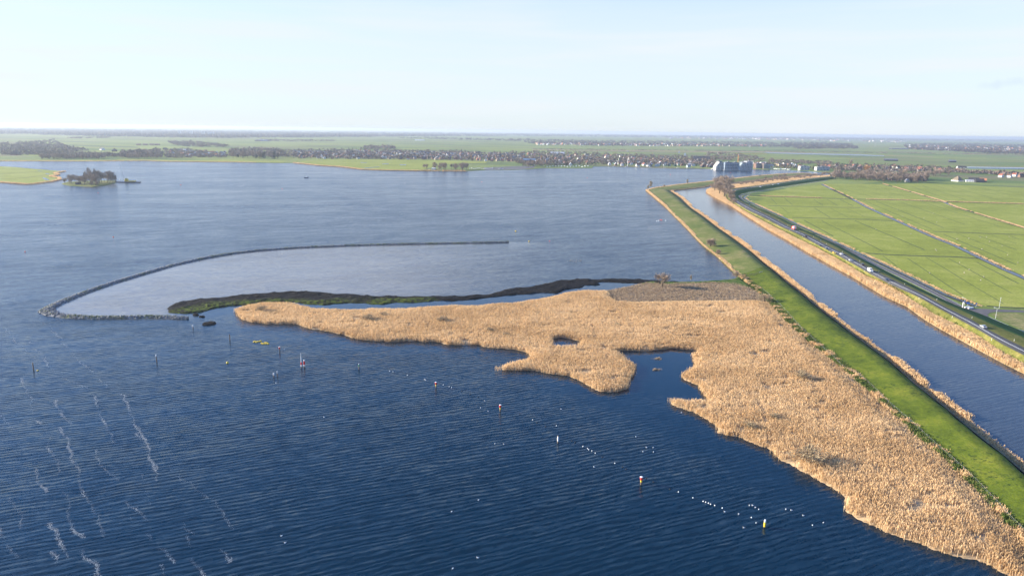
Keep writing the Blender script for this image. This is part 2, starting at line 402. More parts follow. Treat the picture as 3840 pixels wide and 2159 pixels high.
toe = [(3118,673),(2992,691),(2875,708.5),(2818,718),(2786,725),(2771,732),(2770,738),(2779,748),(2804,762),(2840,778),(2875,792),(2945,828),(2969,840),(3040,872),(3146,921),(3260,984),(3374,1044),(3488,1100),(3583,1143),(3678,1176),(3754,1208),(3840,1243),(4100,1360),(4400,1500)]
canal_r = [(3112,659),(3040,664),(2960,671),(2880,680),(2800,690),(2740,696),(2690,702),(2665,708),(2650,714),(2649,722),(2668,735),(2740,772),(2810,818),(2880,862),(2956,904),(3032,949),(3108,991),(3192,1036),(3241,1067),(3317,1112),(3401,1150),(3469,1200),(3526,1234),(3602,1275),(3678,1317),(3735,1348),(3792,1378),(3840,1400),(4100,1560),(4400,1760)]
verge_l = [(3114,662),(3040,669),(2960,680),(2880,691),(2820,699),(2765,706),(2735,711),(2722,718),(2720,732),(2728,748),(2752,764),(2790,790),(2840,818),(2903,850),(2994,896),(3059,926),(3146,972),(3252,1036),(3355,1074),(3431,1131),(3503,1177),(3594,1219),(3678,1264),(3754,1317),(3840,1363),(4100,1520),(4400,1710)]
dam_a1 = [(2421,714),(2496,778),(2568,850),(2634,920),(2687,960),(2748,1017),(2768,1036)]
dam_c1 = [(2514,716),(2554,743),(2591,780),(2640,813),(2695,856),(2752,895),(2810,938),(2876,996),(2892,1006)]
dam_a2 = [(2768,1036),(2800,1062),(2850,1105),(2900,1155),(2950,1212),(3010,1265),(3070,1312),(3130,1362),(3193,1412),(3256,1470),(3324,1538),(3403,1602),(3471,1669),(3534,1718),(3597,1780),(3665,1848),(3717,1905),(3796,1989),(3840,2045),(4000,2215),(4300,2520)]
dam_c2 = [(2892,1006),(2948,1055),(3013,1106),(3070,1154),(3146,1211),(3203,1256),(3260,1298),(3336,1353),(3389,1399),(3429,1437),(3534,1517),(3612,1584),(3691,1648),(3770,1708),(3840,1769),(4100,1985),(4600,2420)]
arm_a = [(2421,714),(2449,705.5),(2531,694),(2684,677.5),(2844,659),(2940,652),(3020,650),(3042,652)]
arm_c = [(2514,716),(2560,711),(2640,703),(2663,697),(2746,687),(2802,681),(2884,670),(2934,664),(3000,659),(3042,654)]

NR = 260
def loft(name, lines, mats, mi_per_strip, subdiv_noise=0.0):
    """lines: list of Nx3 arrays of equal length"""
    n = len(lines[0]); v = np.concatenate(lines); f = []; mi = []
    for k in range(len(lines)-1):
        i = np.arange(n-1); a = k*n+i; b = (k+1)*n+i
        f.append(np.stack([a, b, b+1, a+1], 1)); mi += [mi_per_strip[k]]*(n-1)
    return link(name, np_mesh(name, v, np.concatenate(f), mats, mi, smooth=True))
def zl(pts, zz, n=NR):
    return resample(GA(pts, zz), n=n)
def lerp_profile(A, B, prof, wob=0.0):
    """strips between two lines, profile list of (t, z)"""
    out = []
    for t, zz in prof:
        L = A*(1-t)+B*t; L = L.copy()
        L[:, 2] = zz+(wob*(fbm(L[:, 0], L[:, 1], 7)-.5) if 0 < t < 1 else 0); out.append(L)
    return out

# ---- ground sheet: everything beyond the lake, out to the horizon, and the polder
LAND = 0.5
FAR = 29500
toe_w = GA(toe[1:], LAND)
gpts = [G(-2200, 604, LAND)]+[p for p in GA(shore[1:], LAND)]+[p for p in toe_w]
last_ = gpts[-1]
gpts += [np.array([900, 60, LAND]), np.array([3000, 60, LAND]), np.array([FAR, 60, LAND]), np.array([FAR, FAR, LAND]), np.array([-FAR, FAR, LAND]), np.array([-FAR, gpts[0][1], LAND])]
gp = np.array(gpts)
tris = tessellate_polygon([[Vector((p[0], p[1], 0)) for p in gp]])
nn = len(gp)
skirt = gp.copy(); skirt[:, 2] = -2
f3 = [t if Vector(gp[t[1]]-gp[t[0]]).cross(Vector(gp[t[2]]-gp[t[0]])).z > 0 else (t[0], t[2], t[1]) for t in tris]
me = bpy.data.meshes.new('ground')
me.from_pydata([tuple(p) for p in gp]+[tuple(p) for p in skirt], [], [tuple(t) for t in f3]+[(i, (i+1) % nn, nn+(i+1) % nn, nn+i) for i in range(nn)])
me.materials.append(M['ground']); me.update()
tag(link('ground', me), kind='structure')

# ---- water sheet
def ticks(segs):
    out = []
    for a, b, st in segs: out += list(np.arange(a, b, st))
    return np.array(out+[segs[-1][1]])
tx = ticks([(-9000, -1500, 500), (-1500, -420, 30), (-420, 620, 4), (620, 2400, 40)])
ty = ticks([(20, 120, 20), (120, 720, 4), (720, 1200, 12), (1200, 2400, 60), (2400, 2700, 100)])
gx, gy = np.meshgrid(tx, ty)
mk = lambda pts, zz=0.0: GA(pts, zz)[:, :2]
# regions in metres
lagoon = mk([(175,1167),(178,1158),(266,1118),(418,1063),(646,996),(874,951),(1112,930),(1492,916),(1906,909),(2250,905),(2560,1040),(2403,1060),(2072,1060),(1834,1105),(1484,1115),(1226,1100),(960,1103),(676,1135),(629,1170),(703,1194),(418,1192),(247,1186)])
murk = inside(lagoon, gx, gy).astype(float)
ppx = 1920+FPX*(gx*cR[0]+gy*cR[1]-CAM_H*cR[2])/np.maximum(gx*cF[0]+gy*cF[1]-CAM_H*cF[2], 1)
ppy_ = gy
fade = np.clip((2250-ppx)/1000, 0, 1)
fade = fade*fade*(3-2*fade); murk *= fade
def blur(a, n):
    for _ in range(n):
        p = np.pad(a, 1, mode='edge'); a = (p[:-2, 1:-1]+p[2:, 1:-1]+p[1:-1, :-2]+p[1:-1, 2:]+p[1:-1, 1:-1]*2)/6
    return a
murk = blur(murk, 2)*.9
wave = np.ones(gx.shape)
lg_ = inside(lagoon, gx, gy); wave[lg_] = (1-.3*fade)[lg_]
brk = GA([(1906,909),(1682,913),(1492,917),(1302,922),(1112,930),(960,941),(874,951),(760,970),(646,996),(532,1029),(418,1063),(342,1089),(266,1118),(213,1141),(179,1158),(175,1167),(198,1179),(247,1186),(323,1191),(418,1192),(570,1189),(646,1191),(703,1194)])
db = edist(brk[:, :2], gx, gy, closed=False)
lee = inside(lagoon, gx, gy) & (db < 24)
wave[lee] = .12+.63*np.clip(db[lee]/24, 0, 1)
canal_poly = mk([(2520,713),(2640,703),(2800,684),(3042,656),(3112,659),(2880,682),(2649,722),(2880,862),(3192,1036),(3526,1234),(3840,1400),(4400,1760),(4600,2420),(3840,1769),(3389,1399),(3070,1154),(2892,1006),(2695,856)])
wave[inside(canal_poly, gx, gy)] = .30; murk[inside(canal_poly, gx, gy)] = .20
strip = mk([(640,1180),(764,1172),(874,1148),(1104,1133),(1366,1137),(1625,1132),(1920,1108),(2087,1100),(2194,1072),(2300,1056),(2440,1056),(2420,1075),(2270,1100),(2186,1096),(1920,1142),(1492,1166),(1169,1162),(960,1150),(880,1175),(800,1200)])
wave[inside(strip, gx, gy)] = .04
shelt = mk([(1990,1325),(1930,1400),(2090,1470),(2330,1560),(2560,1680),(2800,1780),(3000,1880),(3300,2010),(3700,2140),(3500,2040),(3170,1900),(2900,1700),(2690,1600),(2500,1500),(2560,1490),(2640,1480),(2560,1390),(2620,1340),(2600,1310),(2330,1310),(2380,1400),(2290,1470),(2100,1400),(1880,1390)])
wave[inside(shelt, gx, gy)] = .42
pond2 = mk([(2330,1300),(2640,1300),(2640,1370),(2660,1490),(2500,1500),(2420,1480),(2370,1440)])
wave[inside(pond2, gx, gy)] = .15
pond1 = mk([(2040,1255),(2200,1255),(2200,1300),(2040,1300)])
wave[inside(pond1, gx, gy)] = .05
# lee side of the stone tip and the reed island
lee2 = mk([(700,1195),(880,1180),(960,1215),(1226,1250),(1800,1305),(1880,1330),(1400,1330),(900,1260),(620,1215),(350,1200)])
wave[inside(lee2, gx, gy)] = .6
wave = blur(wave, 3)
vv = np.stack([gx.ravel(), gy.ravel(), np.zeros(gx.size)], 1)
ny_, nx_ = gx.shape
ii = (np.arange(ny_-1)[:, None]*nx_+np.arange(nx_-1)[None, :]).ravel()
ff = np.stack([ii, ii+1, ii+nx_+1, ii+nx_], 1)
tag(link('lake_water', np_mesh('lake_water', vv, ff, M['water'], attrs={'murk': murk.ravel(), 'wave': wave.ravel()})), kind='structure')

# ---- road dike between canal and polder
W = zl(canal_r, 0.0); Wd = W.copy(); Wd[:, 2] = -1.5
VL = zl(verge_l, 1.3); RL = zl(road_l, 4.0); RRt = zl(road_r, 4.0); ST = zl(slope_t, 3.9); TO = zl(toe, LAND)
TO2 = TO.copy(); TO2[:, 2] = -1
W0 = W.copy(); W0[:, 2] = .4
K1 = VL*.35+RL*.65; K1[:, 2] = 3.4
dk = loft('road_dike', [Wd, W, W0*.96+VL*.04, VL, K1, RL, RRt, ST, TO, TO2], [M['dryland'], M['verge'], M['asphalt'], M['slope']], [0, 0, 0, 1, 1, 2, 1, 3, 3])
tag(dk, kind='structure')
# road paint: double centre line and edge lines, sheets 3 cm above the asphalt
def ribbon(name, line, w, zoff, material, off=0.0, dash=None, kind='structure', m2=None):
    line = np.asarray(line); d = np.gradient(line[:, :2], axis=0); d /= np.linalg.norm(d, axis=1)[:, None]+1e-9
    nrm = np.stack([-d[:, 1], d[:, 0]], 1)
    a = line.copy(); b = line.copy(); a[:, :2] += nrm*(off-w/2); b[:, :2] += nrm*(off+w/2); a[:, 2] += zoff; b[:, 2] += zoff
    n = len(line); v = np.concatenate([a, b]); i = np.arange(n-1)
    if dash: i = i[(i % (dash[0]+dash[1])) < dash[0]]
    f = np.stack([i+n, i, i+1, i+n+1], 1)
    return v, f
def multi(name, parts, material, kind='structure'):
    vs = []; fs = []; o = 0
    for v, f in parts: vs.append(v); fs.append(f+o); o += len(v)
    me_ = np_mesh(name, np.concatenate(vs), np.concatenate(fs), material)
    return tag(link(name, me_), kind=kind)
RC = resample((RL+RRt)/2, step=3.0)
roadw = np.linalg.norm((RL-RRt)[:, :2], axis=1)
multi('road_markings', [ribbon('', RC, .22, .03, None, off=-.27), ribbon('', RC, .22, .03, None, off=.27)], M['paint'])
# service road at the foot of the dike, junction and side road
serv = resample(GA([(3105,676),(2992,694),(2880,712),(2822,721),(2790,728),(2775,734),(2777,743),(2788,755),(2811,767),(2851,785),(2898,809),(2945,832),(2992,853),(3039,876),(3146,918),(3222,959),(3298,998),(3374,1034),(3450,1071),(3526,1110),(3602,1150),(3680,1181),(3754,1214),(3840,1253),(4100,1372)], LAND), step=4)
parts = [ribbon('', serv, 4.2, .045, None)]
multi('service_road', parts, M['servroad'])
multi('service_road_edge_lines', [ribbon('', serv, .18, .075, None, off=-2.0), ribbon('', serv, .18, .075, None, off=2.0)], M['paint'])
def flat_poly(name, pts, zz, material, kind='structure', **kw):
    p = GA(pts, zz) if not isinstance(pts, np.ndarray) else pts
    t3 = tessellate_polygon([[Vector((q[0], q[1], 0)) for q in p]])
    t3 = [t if Vector(p[t[1]]-p[t[0]]).cross(Vector(p[t[2]]-p[t[0]])).z > 0 else (t[0], t[2], t[1]) for t in t3]
    me_ = bpy.data.meshes.new(name); me_.from_pydata([tuple(q) for q in p], [], [tuple(t) for t in t3]); me_.materials.append(material); me_.update()
    return tag(link(name, me_), kind=kind, **kw)
flat_poly('side_road', [(3600,1146),(3632,1152),(3660,1156),(3720,1159),(3840,1163),(4000,1168),(4000,1180),(3840,1171),(3735,1169),(3712,1172),(3702,1180),(3712,1192),(3740,1206),(3840,1251),(4000,1318),(4000,1340),(3840,1264),(3720,1212),(3650,1180)], LAND+.10, M['servroad'])
flat_poly('mown_field', [(3716,1178),(3740,1173),(3840,1175),(4000,1184),(4200,1290),(4200,1400),(3840,1240),(3750,1198)], LAND+.06, M['oddfield'])
flat_poly('polder_meadow', GA([(3106,690),(3004,700),(2900,716),(2850,726),(2815,734),(2808,742),(2820,752),(2900,791),(2992,838),(3089,881),(3222,945),(3310,982),(3400,1026),(3477,1062),(3552,1100),(3625,1127),(3675,1147),(3760,1153),(4400,1168),(5400,1120),(5400,760),(3840,704),(3560,692),(3480,688),(3300,690)], LAND+.03), 0, M['polder'])
# ---- ditches
def px_ribbon(pts, w, z0=LAND, zoff=.05, step=8, off=0.0, wob=0.0):
    L = resample(GA(pts, z0), step=step)
    if wob: L = rough(L, wob, 25)
    return ribbon('', L, w, zoff, None, off=off)
d_foot = [(2812,730),(2800,734),(2790,741),(2800,750),(2818,760),(2851,775),(2898,797),(2945,818),(2992,842),(3089,886),(3222,949),(3298,983),(3393,1029),(3469,1066),(3545,1104),(3621,1131),(3666,1150)]
d_main = [(3081,691),(3122,711),(3197,747),(3253,778),(3412,850),(3488,884),(3583,922),(3678,968),(3773,1013),(3840,1042),(4100,1165)]
d_right = [(3309,689),(3424,722),(3532,754),(3588,778),(3700,812),(3840,855),(4000,905)]
d_top = [(2815,733),(2899,737),(3050,742),(3200,747),(3370,750),(3536,756),(3700,761),(3840,765),(4100,775)]
d_x1 = [(2880,771),(3050,776),(3227,779)]
d_x2 = [(2970,816),(3130,820),(3260,823),(3350,829)]
d_x3 = [(3245,949),(3330,955),(3460,960),(3609,964),(3670,969)]
d_x4 = [(3497,868),(3620,873),(3840,880),(4000,885)]
d_x5 = [(3700,1147),(3760,1152),(3840,1155),(4000,1160)]
multi('ditch_banks', [px_ribbon(d_top, 9, off=-1, wob=1), px_ribbon(d_x1, 5, wob=.6), px_ribbon(d_x2, 4.5, wob=.6), px_ribbon(d_x3, 4, wob=.5), px_ribbon(d_x4, 4, wob=.5), px_ribbon(d_x5, 2.5, wob=.3),
                      px_ribbon(d_foot, 5.0, zoff=.05, off=-1.2, wob=.3), px_ribbon(d_main, 6, zoff=.045, wob=.4), px_ribbon(d_right, 5, wob=.5)], M['ditchdark'])
multi('ditch_water', [px_ribbon(d_foot, 2.3, zoff=.09, step=5), px_ribbon(d_main[:1]+d_main[1:2], 4, zoff=.09), px_ribbon(d_main[2:], 3.8, zoff=.09), px_ribbon(d_right[2:4], 4, zoff=.09, off=-1),
                      px_ribbon([(3800,1235),(3840,1247),(3900,1262)], 6, zoff=.09)], M['ditch'])
# drainage furrows of the meadows: parallel lines of one parcel each
def furrows(poly_px, l0, l1, spacing, w=.9, skip=.15, jitter=.3):
    P = mk(poly_px, LAND); a = G(*l0, LAND)[:2]; b = G(*l1, LAND)[:2]; d = (b-a)/np.linalg.norm(b-a); nrm = np.array([-d[1], d[0]])
    s = P@nrm; out = []
    off = a@nrm; k0 = int((s.min()-off)/spacing)-1; k1 = int((s.max()-off)/spacing)+1
    for k in range(k0, k1+1):
        if R.random() < skip: continue
        c = off+k*spacing+R.uniform(-jitter, jitter)
        t = np.arange((P@d).min(), (P@d).max(), 6.0); q = nrm*c+d*t[:, None]
        inn = inside(P, q[:, 0], q[:, 1]); idx = np.where(inn)[0]
        if len(idx) < 4: continue
        i0, i1 = idx[0]+R.randrange(0, 3), idx[-1]-R.randrange(0, max(2, len(idx)//5))
        if i1-i0 < 4: continue
        L = np.c_[q[i0:i1], np.full(i1-i0, LAND)]
        L = rough(L, .5, 30)
        ww = w*R.uniform(.6, 1.3)
        v, f = ribbon('', L, ww, .06, None)
        out.append((v, f))
    return out
fr = []
fr += furrows([(2880,740),(3200,749),(3240,775),(3222,777),(2890,769),(2850,755)], (2992,743), (3030,771), 21)
fr += furrows([(2890,773),(3240,781),(3330,826),(2980,815)], (2992,779), (3046,816), 22)
fr += furrows([(2990,822),(3335,830),(3600,962),(3250,947)], (3077,826), (3250,912), 20, 1.3, .05)
fr += furrows([(3200,750),(3536,758),(3590,780),(3840,858),(3840,877),(3497,866),(3430,852),(3253,776)], (3357,802), (3498,861), 17, 1.0, .1)
fr += furrows([(3500,871),(3840,884),(3840,1035),(3680,965)], (3531,875), (3681,938), 16, .9, .1)
fr += furrows([(3270,954),(3609,968),(3690,985),(3840,1050),(3840,1152),(3700,1145),(3560,1092),(3400,1020)], (3583,983), (3735,1066), 17, .8, .2)
fr += furrows([(3600,762),(3840,769),(3840,850),(3600,780)], (3650,765), (3840,815), 24, .6, .3)
fr += furrows([(3310,700),(3480,695),(3840,712),(3840,760),(3540,750)], (3420,700), (3560,750), 26, .8, .1)
fr += furrows([(3130,697),(3310,692),(3530,752),(3210,744)], (3180,700), (3270,722), 30, .9, .2)
multi('furrows', fr, M['furrow'])
# ---- dam: far rough part, near lush part, northern arm
PR1 = [(0, -1.0), (.003, .25), (.06, .8), (.3, 1.5), (.6, 2.7), (.74, 3.1), (.96, .5), (1, -1.0)]
A1 = zl(dam_a1, 0.3, 90); C1 = zl(dam_c1, .4, 90)
tag(loft('dam_rough_grass', lerp_profile(A1, C1, PR1, .35), [M['rough']], [0]*7), kind='structure')
A2 = zl(dam_a2, .4, 200); C2 = zl(dam_c2, .4, 200)
PR2 = [(0, .1), (.04, .9), (.12, 1.2), (.35, 1.9), (.55, 2.8), (.74, 3.4), (.96, .5), (1, -1.0)]
tag(loft('dam_lush_grass', lerp_profile(A2, C2, PR2, .8), [M['bankside'], M['lush']], [0, 0, 1, 1, 1, 1, 1]), kind='structure')
A3 = zl(arm_a, .3, 90); C3 = zl(arm_c, .4, 90)
tag(loft('dam_northern_arm', lerp_profile(A3, C3, [(0, -1), (.004, .3), (.2, 1.2), (.6, 1.6), (.9, 1.0), (1, -1)], .3), [M['rough']], [0]*5), kind='structure')
# low quay shelf on the canal side of the dam, pale edge line
edge = np.concatenate([C1, C2[1:]]); edge = resample(edge, step=3)
E2 = ribbon('', edge, 3.0, -.05, None, off=0)
def side_off(line, o):
    d = np.gradient(line[:, :2], axis=0); d /= np.linalg.norm(d, axis=1)[:, None]+1e-9
    q = line.copy(); q[:, 0] += -d[:, 1]*o; q[:, 1] += d[:, 0]*o; return q
e1 = side_off(edge, 1.5); sgn = 1 if (e1-edge)[:, 0].mean() > 0 else -1
q0 = side_off(edge, -sgn*.3); q0[:, 2] = .45; q1 = side_off(edge, sgn*3.2); q1[:, 2] = .3; q2 = q1.copy(); q2[:, 2] = -1
tag(loft('dam_waterside_shelf', [q0, q1, q2], [M['dryland']], [0, 0]), kind='structure')

# ------------------------------------------------------------------ heightfield patches
def patch(name, poly, cell, hfun, material, edge_fall=2.0, holes=(), moss=None, base=-.6, smooth=True):
    poly = np.asarray(poly)[:, :2]; lo = poly.min(0)-cell*2; hi = poly.max(0)+cell*2
    x = np.arange(lo[0], hi[0], cell); y = np.arange(lo[1], hi[1], cell); X, Y = np.meshgrid(x, y)
    ins = inside(poly, X, Y); D = edist(poly, X, Y)
    for h in holes: ins &= ~inside(h, X, Y); D = np.minimum(D, edist(h, X, Y))
    D = np.where(ins, D, -D)
    keep = D > -cell*1.2
    e = np.clip(D/edge_fall, 0, 1)**.6
    Z = np.where(D > 0, hfun(X, Y, D)*e, base)
    n = X.shape[1]; idx = -np.ones(X.shape, int); idx[keep] = np.arange(keep.sum())
    q = keep[:-1, :-1] & keep[1:, :-1] & keep[:-1, 1:] & keep[1:, 1:]
    a = idx[:-1, :-1][q]; b = idx[:-1, 1:][q]; c = idx[1:, 1:][q]; d = idx[1:, :-1][q]
    v = np.stack([X[keep], Y[keep], Z[keep]], 1)
    at = {'moss': moss(X, Y, D)[keep]} if moss else None
    return np_mesh(name, v, np.stack([a, b, c, d], 1), material, smooth=smooth, attrs=at)

def blades(name, pts, h, material, nb=8, w=.11, spread=.35, lean=(.25, .0), root=.1, var=None, wtip=1.25):
    """tufts of upright stems: pts Nx2, h heights N"""
    n = len(pts); k = n*nb
    P = np.repeat(pts, nb, 0)+rng.normal(0, spread, (k, 2)); H = np.repeat(h, nb)*(1+rng.normal(0, .12, k))
    az = rng.random(k)*math.pi*2; dx = np.cos(az); dy = np.sin(az)
    ww = w*(.6+.8*rng.random(k))
    Lx = rng.normal(lean[0], .22, k); Ly = rng.normal(lean[1], .22, k)
    b0 = np.stack([P[:, 0]-dx*ww*.35, P[:, 1]-dy*ww*.35, np.full(k, root)], 1); b1 = np.stack([P[:, 0]+dx*ww*.35, P[:, 1]+dy*ww*.35, np.full(k, root)], 1)
    tx_ = P[:, 0]+Lx*H*.35; ty_ = P[:, 1]+Ly*H*.35
    t0 = np.stack([tx_-dx*ww*wtip/2, ty_-dy*ww*wtip/2, root+H], 1); t1 = np.stack([tx_+dx*ww*wtip/2, ty_+dy*ww*wtip/2, root+H], 1)
    v = np.stack([b0, b1, t1, t0], 1).reshape(-1, 3); f = np.arange(k*4).reshape(-1, 4)
    vr = np.repeat(rng.random(n) if var is None else var, nb)+rng.normal(0, .15, k)
    at = np.stack([vr-.25, vr-.25, vr+.12, vr+.12], 1).ravel()
    return np_mesh(name, v, f, material, attrs={'var': np.clip(at, 0, 1)})

# ---- reed island
T = 1.9
isl = [(883,1165),(885,1154,T),(927,1141,T),(960,1136,T),(998,1130,T),(1066,1130,T),(1112,1137,T),(1169,1152,T),(1264,1157,T),(1313,1160,T),(1397,1154,T),(1492,1154,T),(1606,1148,T),(1682,1142,T),(1758,1144,T),(1834,1138,T),(1920,1131,T),(2015,1120,T),(2091,1105,T),(2129,1093,T),(2186,1086,T),(2262,1087,T),
       (2272,1096),(2285,1120),(2310,1137),(2376,1142),(2566,1138),(2756,1136),(2851,1136),(2885,1140),
       (2925,1180),(2975,1238),(3030,1286),(3090,1332),(3150,1380),(3193,1413),(3256,1471),(3324,1539),(3403,1603),(3471,1671),(3534,1719),(3597,1782),(3665,1850),(3717,1907),(3796,1992),(3850,2060),(4000,2235),(4150,2420),
       (4020,2330),(3785,2159),(3717,2123),(3586,2087),(3481,2053),(3419,2029),(3308,1987),(3214,1945),(3172,1914),(3151,1851),(3094,1814),(3036,1785),(2973,1756),(2910,1720),(2879,1680),(2843,1672),(2780,1646),(2686,1623),(2686,1604),(2607,1552),(2549,1526),(2500,1507),(2502,1496,1.2),(2560,1499,1.2),(2639,1496,1.2),(2654,1483,T),(2618,1447),(2581,1431),(2566,1400,T),(2581,1378,T),(2611,1365,T),(2600,1341),(2623,1316),(2528,1307),(2433,1318),(2330,1315),(2304,1322),(2340,1345),(2374,1370,1),(2372,1400),(2353,1458),(2296,1473),(2236,1469),(2177,1424),(2087,1402),(2013,1391),(1879,1390),(1866,1384),(1870,1376,T),(1923,1352,T),(1975,1340,T),(1994,1331,1),(1977,1320),(1920,1310),(1853,1306),(1800,1300),(1796,1294),(1682,1293),(1644,1283),(1549,1279),(1473,1282),(1397,1279),(1321,1266),(1283,1253),(1226,1245),(1150,1230),(1112,1215),(1017,1213),(960,1209),(912,1199),(890,1180)]
ISL = GA(isl, 0.0)
ISL = resample(np.vstack([ISL, ISL[:1]]), step=2.5)[:-1]
ISL = rough(rough(ISL, 1.4, 8), .9, 3)
pondA = rough(resample(GA([(2066,1283),(2076,1269),(2100,1266),(2133,1269),(2182,1284),(2175,1292,1.6),(2156,1296,1.6),(2091,1297,1.6),(2068,1290,1.6),(2066,1283)], 0), step=2), 1.0, 5)[:, :2]
clump = lambda X, Y: .42*fbm(X, Y, 9)+.36*fbm(X+70, Y, 3.2, 2)+.22*fbm(X, Y+40, 1.6, 2)
def reed_h(X, Y): return 1.8+.85*(clump(X, Y)-.28)
print('island area', poly_area(ISL))
rb = link('reed_bed', patch('reed_bed', ISL, 1.1, lambda X, Y, D: np.clip(reed_h(X, Y)-.95, .15, 3), M['reedbase'], 5.0, holes=[pondA]))
tag(rb, 'broad bed of tall tan reeds jutting into the lake beside the dam', 'reeds', kind='stuff')
A_isl = poly_area(ISL)
pts = sample_poly(ISL, int(A_isl*4.6))
pts = pts[~inside(pondA, pts[:, 0], pts[:, 1])]
# paths and trampled gaps
gaps = fbm(pts[:, 0]*.45+20, pts[:, 1]*1.3, 3.5, 3)
tracks = [[(2831,1500),(2846,1524),(2858,1545),(2865,1580)],[(2838,1498),(2853,1520),(2866,1543),(2876,1582)],[(2834,1500),(2842,1472),(2872,1453),(2940,1446),(3020,1430),(3075,1470),(3110,1500)],[(2900,1320),(2960,1345),(3010,1390),(3060,1450)],[(2420,1190),(2560,1195),(2700,1188),(2840,1195)],[(1990,1180),(2080,1170),(2200,1178)]]
for tr_ in tracks: gaps = np.where(edist(rough(resample(GA(tr_, 1.2), step=1.5), .6, 6)[:, :2], pts[:, 0], pts[:, 1], closed=False) < .38, 0, gaps)
hh = reed_h(pts[:, 0], pts[:, 1]); dd = edist(ISL[:, :2], pts[:, 0], pts[:, 1])
hh = hh*np.clip(.75+dd*.08, 0, 1)
keep = gaps > .285
pts, hh, dd = pts[keep], hh[keep], dd[keep]
varr = np.clip(.52+.8*(fbm(pts[:, 0]*.5, pts[:, 1], 16, 4)-.5)+rng.normal(0, .13, len(pts)), 0, 1)
damd = edist(A2[:, :2], pts[:, 0], pts[:, 1], closed=False); varr -= .22*np.clip((9-damd)/4, 0, 1)*fbm(pts[:, 0], pts[:, 1], 5); hh = hh*(1-.3*np.clip((8-damd)/4, 0, 1))
tall = link('reed_stems', blades('reed_stems', pts, hh, M['reed'], nb=4, w=.085, spread=.55, lean=(.12, -.1), var=varr))
tall.parent = rb; tall['kind'] = 'stuff'

# ---- brown cut sedge and the grassy corner by the dam
sedge_px = [(2273,1094),(2319,1083),(2395,1067),(2440,1062),(2490,1066),(2560,1062),(2680,1060),(2760,1062),(2832,1088),(2870,1108),(2888,1128),(2885,1140),(2851,1137),(2756,1137),(2566,1139),(2376,1143),(2310,1138),(2285,1121)]
SG = rough(resample(np.vstack([GA(sedge_px, .3), GA(sedge_px[:1], .3)]), step=3)[:-1], .8, 8)
sg = link('sedge_marsh', patch('sedge_marsh', SG, 1.2, lambda X, Y, D: .35+.5*fbm(X, Y, 5), M['sedge'], 1.5))
at = sg.data.attributes.new('var', 'FLOAT', 'POINT'); at.data.foreach_set('value', rng.random(len(sg.data.vertices)).astype(np.float32))
tag(sg, 'brown low sedge marsh between the tan reeds and the lake bank', 'marsh plants', kind='stuff')
sp = sample_poly(SG, int(poly_area(SG)*1.5))
o = link('sedge_stems', blades('sedge_stems', sp, .35+.75*fbm(sp[:, 0], sp[:, 1], 5), M['sedge'], nb=6, w=.16, spread=.5, root=.3), sg); o['kind'] = 'stuff'
corner_px = [(2403,1063),(2440,1055),(2535,1058),(2623,1055),(2699,1051),(2752,1046),(2768,1037),(2800,1062),(2850,1105),(2900,1155),(2880,1133),(2845,1098),(2760,1068),(2680,1064),(2560,1066),(2490,1070),(2440,1066)]
CG = rough(resample(np.vstack([GA(corner_px, .3), GA(corner_px[:1], .3)]), step=3)[:-1], .5, 6)
cg = link('marsh_edge_grass', patch('marsh_edge_grass', CG, 1.0, lambda X, Y, D: .6+.4*fbm(X, Y, 4), M['bankside'], 1.2)); tag(cg, kind='structure')
# ---- peat bank (dark ridge with moss)
peat_px = [(632,1174),(629,1158),(642,1143),(676,1133),(729,1124),(817,1116),(960,1101),(1047,1095),(1161,1093),(1226,1100),(1302,1103),(1378,1110),(1484,1112),(1625,1110),(1739,1110),(1834,1103),(1920,1081),(1996,1074),(2072,1057),(2167,1046),(2243,1048),(2319,1046),(2452,1050),(2535,1057),(2560,1062),(2471,1070),(2425,1067),(2403,1063),(2300,1060),(2262,1058),(2235,1061),(2254,1067),(2194,1071),(2186,1078),(2118,1087),(2087,1101),(2034,1099),(1920,1107),(1815,1118),(1739,1127),(1625,1129),(1568,1135),(1473,1135),(1435,1142),(1397,1143),(1366,1137),(1283,1137),(1207,1144),(1158,1142),(1104,1134),(998,1136),(960,1143),(874,1146),(809,1154),(764,1169),(703,1177)]
PT = rough(resample(np.vstack([GA(peat_px, 0), GA(peat_px[:1], 0)]), step=2)[:-1], .9, 5)
low_edge = GA([(703,1177),(809,1154),(960,1144),(1158,1142),(1366,1137),(1435,1142),(1568,1135)], 0)[:, :2]
def moss_f(X, Y, D):
    d = edist(low_edge, X, Y, closed=False)
    return np.clip((15-d)/6, 0, 1)*np.clip((fbm(X, Y, 22)-.36)*7, 0, 1)
tag(link('peat_bank', patch('peat_bank', PT, .8, lambda X, Y, D: .2+np.minimum(D, 5)*.06+1.9*np.clip(fbm(X, Y, 4, 4)-.38, 0, 1), M['peat'], 1.2, moss=moss_f)), kind='structure')
def clod(name, px, py, sx, sy, seed):
    c = G(px, py); a = np.linspace(0, 2*math.pi, 40, endpoint=False)
    p = np.stack([c[0]+np.cos(a)*sx, c[1]+np.sin(a)*sy, a*0], 1); p = rough(p, .5, 3, seed)
    me_ = patch(name, p, .35, lambda X, Y, D: .45+.9*fbm(X+seed, Y, 2), M['peat'], .8, moss=lambda X, Y, D: X*0)
    return link(name, me_)
tag(clod('peat_islet', 785, 1214, 3.4, 3.2, 3), 'black lump of peat alone in open water near the stone tip', 'peat islet')
tag(clod('peat_islet', 733, 1181, 1.9, 1.3, 9), 'low dark peat scrap just off the left end of the peat bank', 'peat islet')
tag(clod('peat_islet', 757, 1188, 1.5, 1.3, 15), 'small dark peat scrap between peat bank and the lone black lump', 'peat islet')
